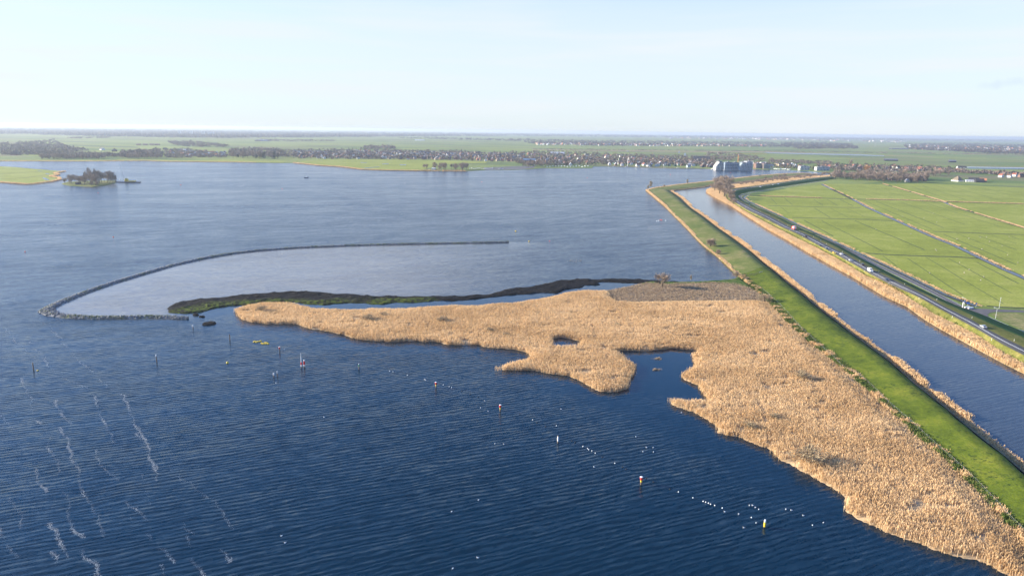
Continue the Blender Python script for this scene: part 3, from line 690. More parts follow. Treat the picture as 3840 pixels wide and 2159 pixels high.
# ---- left grass peninsula and the wooded islet
pen_px = [(-900,664),(-300,625),(-60,620),(0,624),(60,627),(130,634),(165,636),(205,640),(243,643),(205,649),(222,655),(188,661),(222,667),(224,674),(190,682),(108,692),(0,684),(-300,690),(-900,745)]
PN = resample(np.vstack([GA(pen_px, .2), GA(pen_px[:1], .2)]), step=8)[:-1]
tag(link('grass_peninsula', patch('grass_peninsula', PN, 8, lambda X, Y, D: .7+0*X, M['polder'], 4)), kind='structure')
multi('peninsula_ditches', [px_ribbon([(0,653),(80,648),(150,643)], 3, .7, .06, wob=1), px_ribbon([(0,672),(100,667),(175,656)], 3, .7, .06, wob=1)], M['ditchdark'])
multi('peninsula_pools', [px_ribbon([(163,667),(180,676)], 6, .7, .1, step=2), px_ribbon([(175,651),(181,654)], 6, .7, .1, step=2), px_ribbon([(142,641),(158,643)], 4, .7, .1, step=2)], M['ditch'])
islet_px = [(230,690),(245,684),(300,680),(380,678),(437,677),(434,687),(400,695),(350,701),(300,699),(262,697)]
IS = resample(np.vstack([GA(islet_px, .1), GA(islet_px[:1], .1)]), step=3)[:-1]; IS = rough(IS, 1.5, 12)
tag(link('wooded_islet', patch('wooded_islet', IS, 2, lambda X, Y, D: .7+.4*fbm(X, Y, 12), M['rough'], 3)), kind='structure')

# ------------------------------------------------------------------ reed fringes along banks
def band_pts(lineA, lineB, dens, n=None):
    A = np.asarray(lineA)[:, :2]; B = np.asarray(lineB)[:, :2]
    seg = np.linalg.norm(np.diff((A+B)/2, axis=0), axis=1); wid = np.linalg.norm(A-B, axis=1)[:-1]
    wgt = seg*wid; N_ = int(wgt.sum()*dens) if n is None else n
    k = rng.choice(len(seg), N_, p=wgt/wgt.sum()); u = rng.random(N_)[:, None]; t = rng.random(N_)[:, None]
    return (A[k]*(1-u)+A[k+1]*u)*(1-t)+(B[k]*(1-u)+B[k+1]*u)*t, k, t[:, 0]
p, k, t = band_pts(W, VL*.92+W*.08, 2.6)
hgt = (1.2+1.2*clump(p[:, 0], p[:, 1]))*np.clip(1.15-.3*t, .5, 1.1)
ok = ~((k < 95) & (rng.random(len(k)) < .35))
va = np.clip(.55+.8*(fbm(p[:, 0], p[:, 1], 8, 3)-.5)+rng.normal(0, .15, len(p)), 0, 1)
cr = link('canal_reeds', blades('canal_reeds', p[ok], hgt[ok], M['reed'], nb=7, w=.14, spread=.35, root=.1, var=va[ok]))
for v_ in (): pass
tag(cr, 'long tan reed fringe between the canal and the road verge', 'reeds', kind='stuff')
p, k, t = band_pts(VL*.9+RL*.1, VL*.3+RL*.7, .5)
o = link('verge_weeds', blades('verge_weeds', p, .3+.6*rng.random(len(p)), M['tuft'], nb=5, w=.16, spread=.4, root=1.6))
tag(o, 'olive and straw coloured weeds on the road verge above the reeds', 'weeds', kind='stuff')
# dam, canal side: patchy fringe of reeds, browner towards the camera
q3 = side_off(edge, sgn*1.2); q4 = side_off(edge, sgn*4.6)
p, k, t = band_pts(q3, q4, 2.4)
s_ = np.cumsum(np.r_[0, np.linalg.norm(np.diff(edge[:, :2], axis=0), axis=1)])[k]
dens = fbm(s_, s_*0, 17, 4)*.8+.2*fbm(s_, s_*0+40, 4, 2); ok = (dens > .36) & (rng.random(len(dens)) < np.clip((dens-.30)*4, .25, 1)) & (t < np.clip((dens-.28)*4, .25, 1))
hgt = np.clip((dens-.30)*4, .3, 1)*(1.0+1.1*clump(p[:, 0], p[:, 1]))
o = link('dam_canal_fringe', blades('dam_canal_fringe', p[ok], hgt[ok], M['reed'], nb=7, w=.13, spread=.4, root=.2, var=np.clip(dens[ok]*.7+.1+rng.normal(0, .12, ok.sum()), 0, 1)))
tag(o, 'broken fringe of reed clumps on the canal side of the grass dam', 'reeds', kind='stuff')
p, k, t = band_pts(side_off(edge, sgn*.4), side_off(edge, sgn*3.3), 3.0)
o = link('dam_shelf_grass', blades('dam_shelf_grass', p, .35+.55*rng.random(len(p)), M['reed'], nb=5, w=.1, spread=.35, root=.35, var=.25+.4*rng.random(len(p))))
tag(o, 'low straw coloured grass on the shelf at the canal foot of the dam', 'dry grass', kind='stuff')
# dam, lake side
sA1 = side_off(A1, 3.2); 
if (sA1-A1)[:, 0].mean() < 0: sA1 = side_off(A1, -3.2)
p, k, t = band_pts(A1, sA1, 2.2)
frac = k/90; wd = np.where(frac < .36, 1.0, .45+.5*(fbm(k*2.0, k*0., 9) > .5)); ok = t < wd
o = link('dam_lake_fringe', blades('dam_lake_fringe', p[ok], np.where(frac[ok] < .36, 1.9, 1.0)*(.7+.5*rng.random(ok.sum())), M['reed'], nb=7, w=.14, spread=.3, root=.2))
tag(o, 'narrow straight reed fringe on the lake side of the grass dam', 'reeds', kind='stuff')
arm_off = A3*.93+C3*.07
p, k, t = band_pts(A3, arm_off, 1.4)
o = link('northern_arm_fringe', blades('northern_arm_fringe', p, .9+.5*rng.random(len(p)), M['reed'], nb=6, w=.2, spread=.4, root=.2))
tag(o, 'thin pale reed fringe on the lake side of the northern dam arm', 'reeds', kind='stuff')
p, k, t = band_pts(C3*.95+A3*.05, C3, 1.2); 
o = link('northern_arm_canal_fringe', blades('northern_arm_canal_fringe', p, .8+.6*rng.random(len(p)), M['sedge'], nb=6, w=.2, spread=.4, root=.4))
tag(o, 'brownish fringe on the canal side of the northern dam arm', 'reeds', kind='stuff')
# reeds standing in the far canal arm
ra = zl([(3050,660),(2960,668),(2880,676),(2810,686),(2760,692),(2735,697)], 0, 80); rb2 = zl([(3060,658),(2960,664),(2890,672),(2830,680),(2780,688),(2740,694)], 0, 80)
p, k, t = band_pts(ra, rb2, .25); ok = fbm(p[:, 0], p[:, 1], 25) > .5
o = link('far_canal_reeds', blades('far_canal_reeds', p[ok], 1.3+.6*rng.random(ok.sum()), M['sedge'], nb=8, w=.3, spread=1.2, root=0))
tag(o, 'scattered brown reeds standing in the narrow far arm of the canal', 'reeds', kind='stuff')
# inner edge: rough dry verge between reed bed and fence, dark green weeds
p, k, t = band_pts(side_off(A2, 0), A2*.85+C2*.15, 3.6)
gz = fbm(p[:, 0], p[:, 1], 3.5, 3); isg = gz > .43
zr = .3
o = link('dam_foot_weeds', blades('dam_foot_weeds', p[isg], .35+.7*rng.random(isg.sum()), M['tuft'], nb=6, w=.16, spread=.35, root=.7))
tag(o, 'dark green weeds along the wire fence at the foot of the dam', 'weeds', kind='stuff')
o = link('dam_foot_dry_grass', blades('dam_foot_dry_grass', p[~isg], .5+.8*rng.random((~isg).sum()), M['reed'], nb=6, w=.12, spread=.35, root=.6, var=.2+.3*rng.random((~isg).sum())))
tag(o, 'straw coloured dry grass along the wire fence at the foot of the dam', 'dry grass', kind='stuff')
# reeds on ditch banks of the polder
def ditch_reeds(name, label, pts_px, off, h, dens=.9, thr=.45, w=1.6):
    L = resample(GA(pts_px, LAND), step=4); a = side_off(L, off-w/2); b_ = side_off(L, off+w/2)
    p, k, t = band_pts(a, b_, dens); ok = fbm(p[:, 0], p[:, 1], 22) > thr
    o = link(name, blades(name, p[ok], h*(.7+.6*rng.random(ok.sum())), M['reed'], nb=6, w=.25, spread=.5, root=LAND, var=.2+.5*rng.random(ok.sum())))
    tag(o, label, 'reeds', kind='stuff')
ditch_reeds('ditch_reeds', 'tan reed fringe on the far side of the long cross ditch', d_top, 2.2, 1.0, 1.0, .44, 2.6)
ditch_reeds('ditch_reeds', 'thin straw reeds along the wide blue ditch through the meadows', d_main, 3.4, .8, .8, .42)
ditch_reeds('ditch_reeds', 'thin straw reeds along the right hand meadow ditch', d_right, 1.0, .8, 1.0, .35, 2.5)
ditch_reeds('ditch_reeds', 'brown fringe beyond the ditch at the foot of the dike', d_foot, 2.6, .6, 1.0, .4, 2.0)
ditch_reeds('ditch_reeds', 'reddish reeds edging the left grass peninsula', [(0,684),(108,692),(190,682),(224,674),(222,667),(188,661),(222,655),(205,649),(243,643)], 0, 1.4, 1.0, .05, 5)
ditch_reeds('ditch_reeds', 'pale reed edge of the far meadow along the northern lake shore', shore[8:15], 0, 1.6, .5, .2, 8)
ditch_reeds('ditch_reeds', 'dark low reed edge of the far left lake shore', shore[1:8], 0, 1.4, .25, .2, 8)

# ------------------------------------------------------------------ breakwater
bw = empty('stone_breakwater', tuple(G(175, 1167)))
tag(bw, 'curved breakwater of grey rubble stone hooking round the murky lagoon', 'breakwater')
BL = resample(brk, step=1.0); nB = len(BL)
dB = np.gradient(BL[:, :2], axis=0); dB /= np.linalg.norm(dB, axis=1)[:, None]; nB_ = np.stack([-dB[:, 1], dB[:, 0]], 1)
bendc = G(185, 1168)[:2]; db_ = np.linalg.norm(BL[:, :2]-bendc, axis=1)
wB = 1.85+1.5*np.exp(-(db_/28)**2); wB *= (.85+.3*fbm(BL[:, 0], BL[:, 1], 9)); hB = .6+.3*fbm(BL[:, 0]+9, BL[:, 1], 7)
wB[-6:] *= np.linspace(1, .3, 6); wB[:6] *= np.linspace(.3, 1, 6)
lines = []
for u, zf in ((-1.15, -.6), (-1, 0), (-.55, .75), (0, 1), (.55, .75), (1, 0), (1.15, -.6)):
    L = BL.copy(); L[:, :2] += nB_*(wB*u)[:, None]; L[:, 2] = hB*zf if zf > 0 else (0 if zf == 0 else -1); lines.append(L-np.array(bw.location))
core = loft('core', lines, [M['stone']], [0]*6); core.parent = bw
ico_v = []
ph = (1+5**.5)/2
for a_, b_ in ((1, ph), (-1, ph), (1, -ph), (-1, -ph)): ico_v += [(a_, b_, 0), (0, a_, b_), (b_, 0, a_)]
ico_v = np.array(ico_v)/math.sqrt(1+ph*ph)
from itertools import combinations
ico_f = [c for c in combinations(range(12), 3) if all(abs(np.linalg.norm(ico_v[i]-ico_v[j])-1.0515) < .02 for i, j in combinations(c, 2))]
ico_f = np.array([f if np.dot(np.cross(ico_v[f[1]]-ico_v[f[0]], ico_v[f[2]]-ico_v[f[0]]), ico_v[f[0]]) > 0 else (f[0], f[2], f[1]) for f in ico_f])
def rocks(pos, size):
    n = len(pos); s = size[:, None]*(.7+.6*rng.random((n, 3)))*np.array([1, 1, .75])
    v = ico_v[None]*s[:, None, :]*(1+rng.normal(0, .13, (n, 12, 1)))
    a = rng.random(n)*6.28; c, q = np.cos(a)[:, None], np.sin(a)[:, None]
    x = v[..., 0]*c-v[..., 1]*q; y = v[..., 0]*q+v[..., 1]*c
    v = np.stack([x, y, v[..., 2]], -1)+pos[:, None]
    f = ico_f[None]+(np.arange(n)*12)[:, None, None]
    return v.reshape(-1, 3), f.reshape(-1, 3)
nr = 7500
kk = rng.integers(0, nB, nr); uu = np.clip(rng.normal(0, .6, nr), -1.1, 1.1)
pos = np.c_[BL[kk, :2]+nB_[kk]*(wB[kk]*uu)[:, None]+rng.normal(0, .2, (nr, 2)), hB[kk]*(1-uu**2)+rng.random(nr)*.2]-np.array(bw.location)
v, f = rocks(pos, .26+.34*rng.random(nr)**2)
o = link('rubble', np_mesh('rubble', v, f, M['stone']), bw); o['kind'] = 'stuff'
protos = []
for i in range(5):
    v, f = rocks(np.zeros((1, 3)), np.array([1.0])); protos.append(np_mesh('boulder', v, f, M['stone']))
cand = np.where(db_ < 40)[0]
for i in range(95):
    j = R.choice(list(cand)); u = R.uniform(-1, 1)
    o = link('boulder', protos[i % 5], bw)
    o.location = Vector((*(BL[j, :2]+nB_[j]*wB[j]*u), hB[j]*(1-u*u)+.2))-bw.location; s = R.uniform(.35, .62); o.scale = (s, s, s*.8); o.rotation_euler = (R.uniform(0, 3), R.uniform(0, 3), R.uniform(0, 6))
sel = rng.integers(0, nB, 900); sel = sel[fbm(BL[sel, 0], BL[sel, 1], 14) > .5]
pp = BL[sel, :2]+nB_[sel]*(wB[sel]*rng.uniform(-.5, .5, len(sel)))[:, None]-np.array(bw.location)[:2]
o = link('grass_tufts', blades('grass_tufts', pp, .5+.3*rng.random(len(pp)), M['tuft'], nb=7, w=.1, spread=.3, root=.7, var=.5+.5*rng.random(len(pp))), bw); o['kind'] = 'stuff'

# ------------------------------------------------------------------ foam streaks
foam_m = plain('foam', (.42, .46, .48), .7, .05, 3)
streaks = [[(375,1420),(455,1490),(490,1550),(530,1620),(560,1700),(590,1760)],[(505,1625),(545,1690),(575,1740),(600,1800)],[(80,1420),(105,1470),(130,1560),(165,1600),(185,1660),(210,1720),(235,1765)],
 [(200,1500),(235,1560),(280,1590)],[(225,1605),(250,1650),(275,1730),(300,1800),(340,1880),(380,1960)],[(135,1760),(160,1810),(185,1845)],[(40,1865),(65,1910),(85,1975)],[(230,1840),(265,1890),(270,1960),(310,2010)],
 [(340,1900),(365,1960),(390,2010)],[(495,1940),(540,2000),(610,2060),(645,2110)],[(520,1780),(560,1850),(565,1890)],[(350,1690),(380,1740),(435,1800)],[(180,1960),(230,2030),(250,2090)],[(320,2060),(345,2100),(375,2159)],
 [(690,1945),(735,2000)],[(635,1745),(690,1800),(770,1850),(830,1920),(880,1980)],[(0,1980),(30,2030),(60,2090)],[(190,2070),(220,2110),(240,2159)],[(120,1280),(190,1370),(240,1420),(330,1450)],[(0,1210),(80,1290),(150,1370)],[(150,1190),(240,1280),(300,1360),(350,1400)],
 [(600,2110),(640,2159)],[(700,2010),(745,2110),(770,2159)],[(0,1560),(60,1610)],[(820,2060),(860,2110)],[(350,1480),(400,1600),(430,1660)],[(480,1880),(510,1900),(560,1950)]]
fv = []
for i, s in enumerate(streaks):
    L = resample(GA(s, .03), step=.4); L = rough(L, 1.6, 9, i*7); L = rough(L, .6, 2.5, i)
    dens = fbm(np.arange(len(L))*.4, np.zeros(len(L))+i*3.7, 9, 3)
    strength = 1.0 if s[0][1] > 1400 else .55
    for (p, dn) in zip(L, dens):
        if dn < .27: continue
        n = int((dn-.24)*26*strength)+(rng.random() < .5)
        for _ in range(n): fv.append((p[0]+rng.normal(0, .14+.5*max(dn-.5, 0)), p[1]+rng.normal(0, .3), rng.uniform(.03, .075)*(1.25 if dn > .55 else .8)))
fv = np.array(fv); n = len(fv); a = rng.random(n)*3.14; s = fv[:, 2]
zz = np.full(n, .03)
q = [np.stack([fv[:, 0]+s*np.cos(a+b_)*(1.4 if k % 2 else .8), fv[:, 1]+s*np.sin(a+b_)*.8, zz], 1) for k, b_ in enumerate((0, 1.57, 3.14, 4.71))]
tag(link('foam', np_mesh('foam', np.stack(q, 1).reshape(-1, 3), np.arange(n*4).reshape(-1, 4), foam_m)), 'thin broken wind streaks of white foam flecks on the lower left water', 'foam', kind='stuff')
print('foam', n)

# ------------------------------------------------------------------ trees and shrubs
def twig_crown(name, n, rx, rz, cz, size, material, seed, upright=.5, clumps=9, flat=0.0):
    """crown of many short twig sprays in clumps spread through the volume"""
    g = np.random.default_rng(seed); n = int(n*1.9)
    cc = g.normal(0, .5, (clumps, 3)); cc /= np.maximum(np.linalg.norm(cc, axis=1), 1)[:, None]; cc *= .72
    k = g.integers(0, clumps, n); p = cc[k]+g.normal(0, .24, (n, 3))
    r = np.linalg.norm(p, axis=1); p = p[r < 1.08]; n = len(p)
    P = p*np.array([rx, rx, rz])+np.array([0, 0, cz])
    d = p+np.array([0, 0, upright]); d += g.normal(0, .35, (n, 3)); d /= np.linalg.norm(d, axis=1)[:, None]
    u = np.cross(d, g.normal(0, 1, (n, 3))); u /= np.linalg.norm(u, axis=1)[:, None]
    L = size*(.6+.9*g.random(n))[:, None]; w = L*(.035+.05*g.random((n, 1)))
    v = np.stack([P-d*L*.5-u*w*.3, P-d*L*.5+u*w*.3, P+d*L*.5+u*w, P+d*L*.5-u*w], 1).reshape(-1, 3)
    return np_mesh(name, v, np.arange(n*4).reshape(-1, 4), material)
def trunk_mesh(h, r, seed, multi=1):
    g = random.Random(seed); b = MB()
    for s in range(multi):
        a0 = g.uniform(0, 6.28); off = .0 if multi == 1 else .04*h
        x, y = off*math.cos(a0), off*math.sin(a0); top = (x+g.uniform(-.06, .06)*h, y+g.uniform(-.06, .06)*h, h*.55)
        b.tube((x, y, -.3), top, r, r*.55, 6)
        for i in range(6):
            t = g.uniform(.45, 1); st = [a+(c-a)*t for a, c in zip((x, y, 0), top)]; az = g.uniform(0, 6.28); l = g.uniform(.22, .38)*h
            e = (st[0]+math.cos(az)*l*.6, st[1]+math.sin(az)*l*.6, st[2]+l*.8); b.tube(st, e, r*.4, r*.14, 4)
            for j in range(2):
                az2 = az+g.uniform(-1, 1); b.tube(e, (e[0]+math.cos(az2)*l*.4, e[1]+math.sin(az2)*l*.4, e[2]+l*.5), r*.16, r*.05, 4)
        b.tube(top, (top[0], top[1], h*.86), r*.5, r*.15, 5)
    return b.mesh('trunk', M['bark'])
TP = {}
def tree_proto(kind):
    if kind in TP: return TP[kind]
    sp = {'bare': ('twig', 3.7, 4.4, 8.2, 12.5, .25, 420, 1.3, 1), 'bare_tall': ('twig', 2.7, 5.8, 9.4, 15.5, .25, 380, 1.4, 1), 'warm': ('twig_warm', 4.2, 3.2, 5.4, 8.2, .2, 460, 1.2, 2),
          'shrub': ('twig_grey', 2.3, 1.5, 1.9, 3.2, .05, 420, .5, 4), 'brownshrub': ('twig_warm', 2.3, 1.5, 1.8, 3.2, .07, 520, .7, 4), 'orange': ('twig_orange', 4.0, 4.6, 6.5, 11, .25, 520, 1.1, 1),
          'conifer': ('conifer', 2.6, 5.5, 6.2, 11.5, .25, 520, 1.1, 1), 'scrub': ('twig', 3.0, 1.6, 2.4, 4.2, .1, 420, 1.0, 3), 'thin': ('twig_grey', 2.0, 2.6, 4.6, 7.0, .14, 200, 1.2, 1), 'poplar': ('twig', 1.7, 6.5, 9.0, 15.5, .2, 260, 1.6, 1)}[kind]
    mt, rx, rz, cz, h, r, n, size, multi_ = sp; out = []
    for s in range(3):
        out.append((trunk_mesh(h, r, s*5+len(kind), multi_), twig_crown('crown', n, rx, rz, cz, size, M[mt], s*13+len(kind), clumps=7+s*2), h))
    TP[kind] = out; return out
def put_tree(kind, px, py, h_px=None, h=None, label=None, group=None, name='bare_tree', zz=.7, cat='tree', sx=1.0):
    tr, cr_, h0 = R.choice(tree_proto(kind)); p = G(px, py, zz)
    e = empty(name, tuple(p), R.uniform(0, 6.28))
    if h_px: h = h_px*np.linalg.norm(p-np.array([0, 0, CAM_H]))/FPX
    s = (h or h0)/h0; e.scale = (s*sx, s*sx, s)
    link('trunk', tr, e); link('crown', cr_, e); tag(e, label, cat, group); return e
# single ones that can be told apart
solo = [('shrub',979,1172,24,'grey green willow bush at the left tip of the reed bed','willow_bush'),('shrub',1378,1204,28,'grey willow bush in the middle of the left reed arm','willow_bush'),('shrub',1437,1186,18,'fainter small willow bush just right behind a larger one in the reeds','willow_bush'),
 ('shrub',1662,1210,26,'rounded willow bush among reeds above the widest left bay','willow_bush'),('shrub',1836,1246,18,'small grey bush in reeds left of the little round pond','willow_bush'),('shrub',1895,1262,16,'low dark bush in reeds closest to the little round pond','willow_bush'),('shrub',2315,1224,14,'tiny grey bush in reeds above the gap between both ponds','willow_bush'),
 ('shrub',2866,1132,30,'wide olive bush against the dam at the corner of the brown marsh','willow_bush'),('shrub',3006,1426,34,'broad willow bush in the reeds beside the dam, level with the big pond','willow_bush'),('shrub',2903,1575,24,'small pale bush in the reeds near the trampled track','willow_bush'),('shrub',2808,1608,30,'low bush close to the reed edge below the small spit','willow_bush'),
 ('shrub',3022,1735,62,'largest willow bush casting a long shadow across the near reeds','willow_bush'),('shrub',2180,995,5,'tiny scrub speck near the flock on the lake','willow_bush')][:-1]
for k, x, y, hp, lb, nm in solo: put_tree(k, x, y, hp, label=lb, name=nm, cat='bush', group='willow bushes in the reed bed', sx=1.35)
put_tree('warm', 2483, 1075, 52, label='leaning bare tree alone beside the dark peat bank', name='bare_tree', sx=1.1)
put_tree('thin', 2590, 1058, 26, label='little dead spindly tree on the lake edge of the brown marsh', name='dead_tree', sx=.6)
put_tree('warm', 2758, 1046, 28, label='pale twiggy shrub at the lake end of the gate fence', name='shrub', cat='bush')
put_tree('brownshrub', 2664, 925, 30, label='larger round bush on the lake side of the rough grass dam', name='round_bush', cat='bush')
put_tree('brownshrub', 2694, 952, 18, label='smaller round bush on the dam, just below the larger one', name='round_bush', cat='bush')
put_tree('thin', 2439, 707, 26, label='thin bare tree on the outer corner of the dam', name='bare_tree')
put_tree('thin', 2430, 712, 16, label='short thin shrub at the very corner of the dam', name='shrub', cat='bush')
put_tree('thin', 2577, 692, 18, label='lone thin bare tree midway along the northern dam arm', name='bare_tree')
put_tree('brownshrub', 2491, 700, 7, label='tiny round bush on the northern dam arm near the corner', name='round_bush', cat='bush')
put_tree('brownshrub', 2850, 661, 6, label='tiny bush on the lake edge of the northern dam arm, near its far end', name='round_bush', cat='bush')
put_tree('conifer', 3212, 640, 25, label='tallest dark evergreen left of the orange tree in the eastern village', name='evergreen_tree', zz=.5)
put_tree('orange', 3252, 645, 24, label='broad orange brown tree in the eastern village', name='autumn_tree', zz=.5, sx=1.7)
put_tree('bare_tall', 3188, 630, 30, label='tall pale bare tree rising above the eastern village', name='bare_tree', zz=.5)
# clump of willows on the bend of the canal bank
for i, (x, y, hp) in enumerate([(2688,706,36),(2705,712,46),(2722,708,48),(2700,728,42),(2715,738,40),(2726,728,38),(2735,745,34),(2742,758,28),(2680,716,26),(2750,768,22),(2710,722,44),(2672,708,20)]):
    put_tree('warm', x, y, hp, label='leafless brown willow in the dense clump on the canal bank at the dike bend', group='willows at the dike bend', name='willow', zz=1.2, sx=1.15)
for i in range(34):
    t = i/33; x = 2775+t*330+R.uniform(-5, 5); y = 694-t*35+R.uniform(-5, 2)
    put_tree('warm', x, y, R.uniform(7, 13), label='small leafless shrub in the row between far canal arm and dike', group='shrubs along the far canal arm', name='shrub', zz=.8, cat='bush', sx=1.3)
for x, y, hp in [(2905,669,10),(2925,668,11),(2940,666,12),(2870,672,8)]:
    put_tree('warm', x, y, hp, label='grey brown bush on the canal side of the northern dam arm', group='bushes on the northern dam arm', name='shrub', zz=.8, cat='bush', sx=1.8)
# islet trees
isl_t = [('warm',243,688,16),('warm',268,688,26),('bare',282,684,26),('warm',300,690,24),('bare',262,690,18),('bare_tall',322,684,34),('bare_tall',338,684,46),('bare',330,688,30),('bare_tall',362,684,44),('bare_tall',372,686,42),('warm',350,690,32),('warm',318,692,26),('warm',358,694,30),('bare',382,686,34),
         ('bare',392,682,28),('bare',404,684,34),('bare',416,684,36),('bare',426,684,32),('bare',433,685,24),('warm',365,696,16),('warm',345,698,14),('bare',300,684,22),('bare_tall',345,686,40),('bare',410,688,30),('bare',422,688,28)]
for k, x, y, hp in isl_t: put_tree(k, x, y, hp, label='leafless brown tree on the small wooded islet', group='trees on the wooded islet', name='bare_tree', zz=.9, sx=1.1)
def grove(poly_px, n, kinds, h, label, group, name='bare_tree', zz=.5, sx=1.2):
    P = sample_poly(poly_px, n); P = P[np.argsort(P[:, 1])]
    for p in P: put_tree(R.choice(kinds), p[0], p[1], h=h*R.uniform(.75, 1.25), label=label, group=group, name=name, zz=zz, sx=sx)
grove([(1590,632),(1760,634),(1800,636),(1770,639),(1590,638)], 20, ['bare', 'bare', 'warm'], 15, 'leafless tree in the lakeside copse left of the marina', 'trees in the marina copse')
grove([(3118,672),(3200,676),(3330,684),(3476,687),(3470,672),(3300,664),(3122,660)], 96, ['bare_tall', 'bare', 'bare', 'warm'], 16.5, 'leafless tree in the grey brown wood along the polder edge', 'trees in the polder edge wood', sx=1.3)
grove([(160,592),(390,594),(395,597),(150,598)], 26, ['bare', 'warm'], 15, 'leafless tree in the tree belt on the left far shore', 'trees of the left shore belt')
grove([(455,592),(610,594),(612,597),(450,597)], 22, ['bare', 'bare_tall'], 17, 'leafless tree in the dark belt left of the housing estate', 'trees of the middle shore belt')
grove([(860,590),(1060,594),(1094,598),(860,594)], 24, ['bare', 'bare', 'conifer'], 19, 'tree in the tall dark wood at the left edge of the village', 'trees of the village edge wood')
grove([(3470,655),(3560,652),(3560,660),(3470,662)], 10, ['bare', 'warm'], 12, 'leafless tree between polder wood and the dark barns farm', 'trees beside the barns farm')
grove([(1990,628),(2040,626),(2040,620),(1960,625)], 10, ['bare', 'warm'], 16, 'leafless tree on the shore between marina and white boats', 'trees between marina and jetty')
for x, y in ((1767, 590), (1832, 588), (1884, 590), (2045, 612), (2028, 592), (2186, 588)):
    put_tree('orange', x, y+6, h=14, label='orange leaved tree standing in the lakeside village', group='orange trees in the lakeside village', name='autumn_tree', zz=.5, sx=1.3)
# far woods and village greenery: masses that nobody could count
def wood_mass(name, label, polys, mt, per=26):
    vs = []; 
    for poly_px, n, h, w in polys:
        P = sample_poly(poly_px, n)
        for p in P:
            c = G(p[0], p[1], LAND); hh_ = h*rng.uniform(.6, 1.3); ww = w*rng.uniform(.7, 1.3)
            q = rng.normal(0, 1, (per, 3)); q /= np.linalg.norm(q, axis=1)[:, None]; q *= rng.uniform(.4, 1, (per, 1))
            P3 = c+np.array([0, 0, hh_*.55])+q*np.array([ww, ww, hh_*.45]); sz = .22*(hh_+ww)*rng.uniform(.5, 1.1, (per, 1))
            u = rng.normal(0, 1, (per, 3)); u /= np.linalg.norm(u, axis=1)[:, None]; d = np.cross(u, rng.normal(0, 1, (per, 3))); d /= np.linalg.norm(d, axis=1)[:, None]
            vs.append(np.stack([P3-u*sz*.6, P3-d*sz*.5, P3+u*sz*.6, P3+d*sz*.5], 1).reshape(-1, 3))
    v = np.concatenate(vs); return tag(link(name, np_mesh(name, v, np.arange(len(v)).reshape(-1, 4), mt)), label, 'woods', kind='stuff')
B1 = [(-200,481),(400,487),(960,492),(1920,502),(2880,511),(3840,523),(4050,526),(4050,534),(3840,531),(3300,526),(2880,520),(1920,510),(960,517),(850,518),(620,516),(400,512),(250,508),(80,503),(-200,503)]
wood_mass('far_woods', 'long hazy grey band of far woods below the horizon', [(B1, 6500, 17, 55)], M['woodmass'], 14)
B2 = [(1463,519),(1700,524),(1960,532),(2010,543),(2300,549),(2600,549),(2880,552),(2960,553),(3000,560),(3220,559),(3190,540),(2900,534),(2500,532),(2100,526),(1920,523),(1600,517)]
B2r = [(3400,540),(3600,538),(3840,545),(4000,548),(4000,580),(3840,580),(3700,576),(3560,568),(3420,562),(3390,552)]
wood_mass('middle_woods', 'grey brown woods and gardens around the farther village', [(B2, 1700, 12, 16), (B2r, 1900, 13, 16), ([(2960,533),(3100,536),(3180,545),(3220,558),(3060,555),(2940,548)], 260, 15, 14)], M['woodmass'], 20)
wood_mass('hedgerow_trees', 'small dark tree belts scattered over the far green meadows', [
    ([(0,540),(120,536),(210,524),(230,545),(280,556),(330,566),(230,578),(100,572),(0,570)], 420, 12, 10), ([(0,573),(330,576),(430,580),(470,592),(160,590),(150,582),(0,582)], 330, 9, 9), ([(160,590),(390,592),(390,596),(160,596)], 90, 10, 6),
    ([(622,533),(720,532),(800,540),(855,548),(850,555),(700,552),(660,546)], 260, 12, 9), ([(610,566),(700,560),(853,585),(850,592),(620,594)], 330, 8, 8), ([(455,575),(600,566),(615,592),(455,594)], 260, 13, 8), ([(860,566),(960,560),(1060,566),(1090,590),(960,592),(860,590)], 420, 12, 8),
    ([(257,517),(410,513),(410,519),(257,521)], 90, 9, 12), ([(960,524),(1258,527),(1258,531),(960,531)], 130, 9, 12), ([(1366,551),(1480,553),(1480,560),(1366,560)], 120, 13, 9), ([(150,505),(210,505),(210,508),(150,508)], 24, 9, 12),
    ([(2650,575),(2720,572),(2850,590),(2880,604),(2700,604),(2640,590)], 200, 8, 8), ([(2880,600),(3010,605),(3120,610),(3120,618),(2980,616),(2880,612)], 130, 8, 7), ([(3048,618),(3300,620),(3500,628),(3620,636),(3600,650),(3300,648),(3100,640)], 420, 8, 7),
    ([(3470,640),(3640,652),(3840,662),(3840,655),(3600,645)], 160, 9, 7), ([(2002,559),(2880,567),(2880,568),(2002,560.5)], 120, 3, 14), ([(2880,567),(3840,580),(3840,581.5),(2880,568.5)], 150, 3, 14)], M['villtree'], 20)
wood_mass('village_trees', 'bare garden trees massed between the village roofs', [
    ([(1060,566),(1370,560),(1500,566),(1920,574),(1920,600),(1740,602),(1100,596)], 1100, 10, 5.5), ([(1920,572),(2060,570),(2320,582),(2680,594),(2684,622),(2400,620),(2250,618),(2100,622),(1960,622),(1920,606)], 1400, 10, 5.5),
    ([(2820,612),(2900,614),(3000,625),(3100,632),(3110,640),(2900,632),(2825,628)], 130, 7, 5), ([(3120,655),(3300,660),(3476,670),(3470,684),(3120,668)], 220, 8, 5)], M['villtree'], 20)
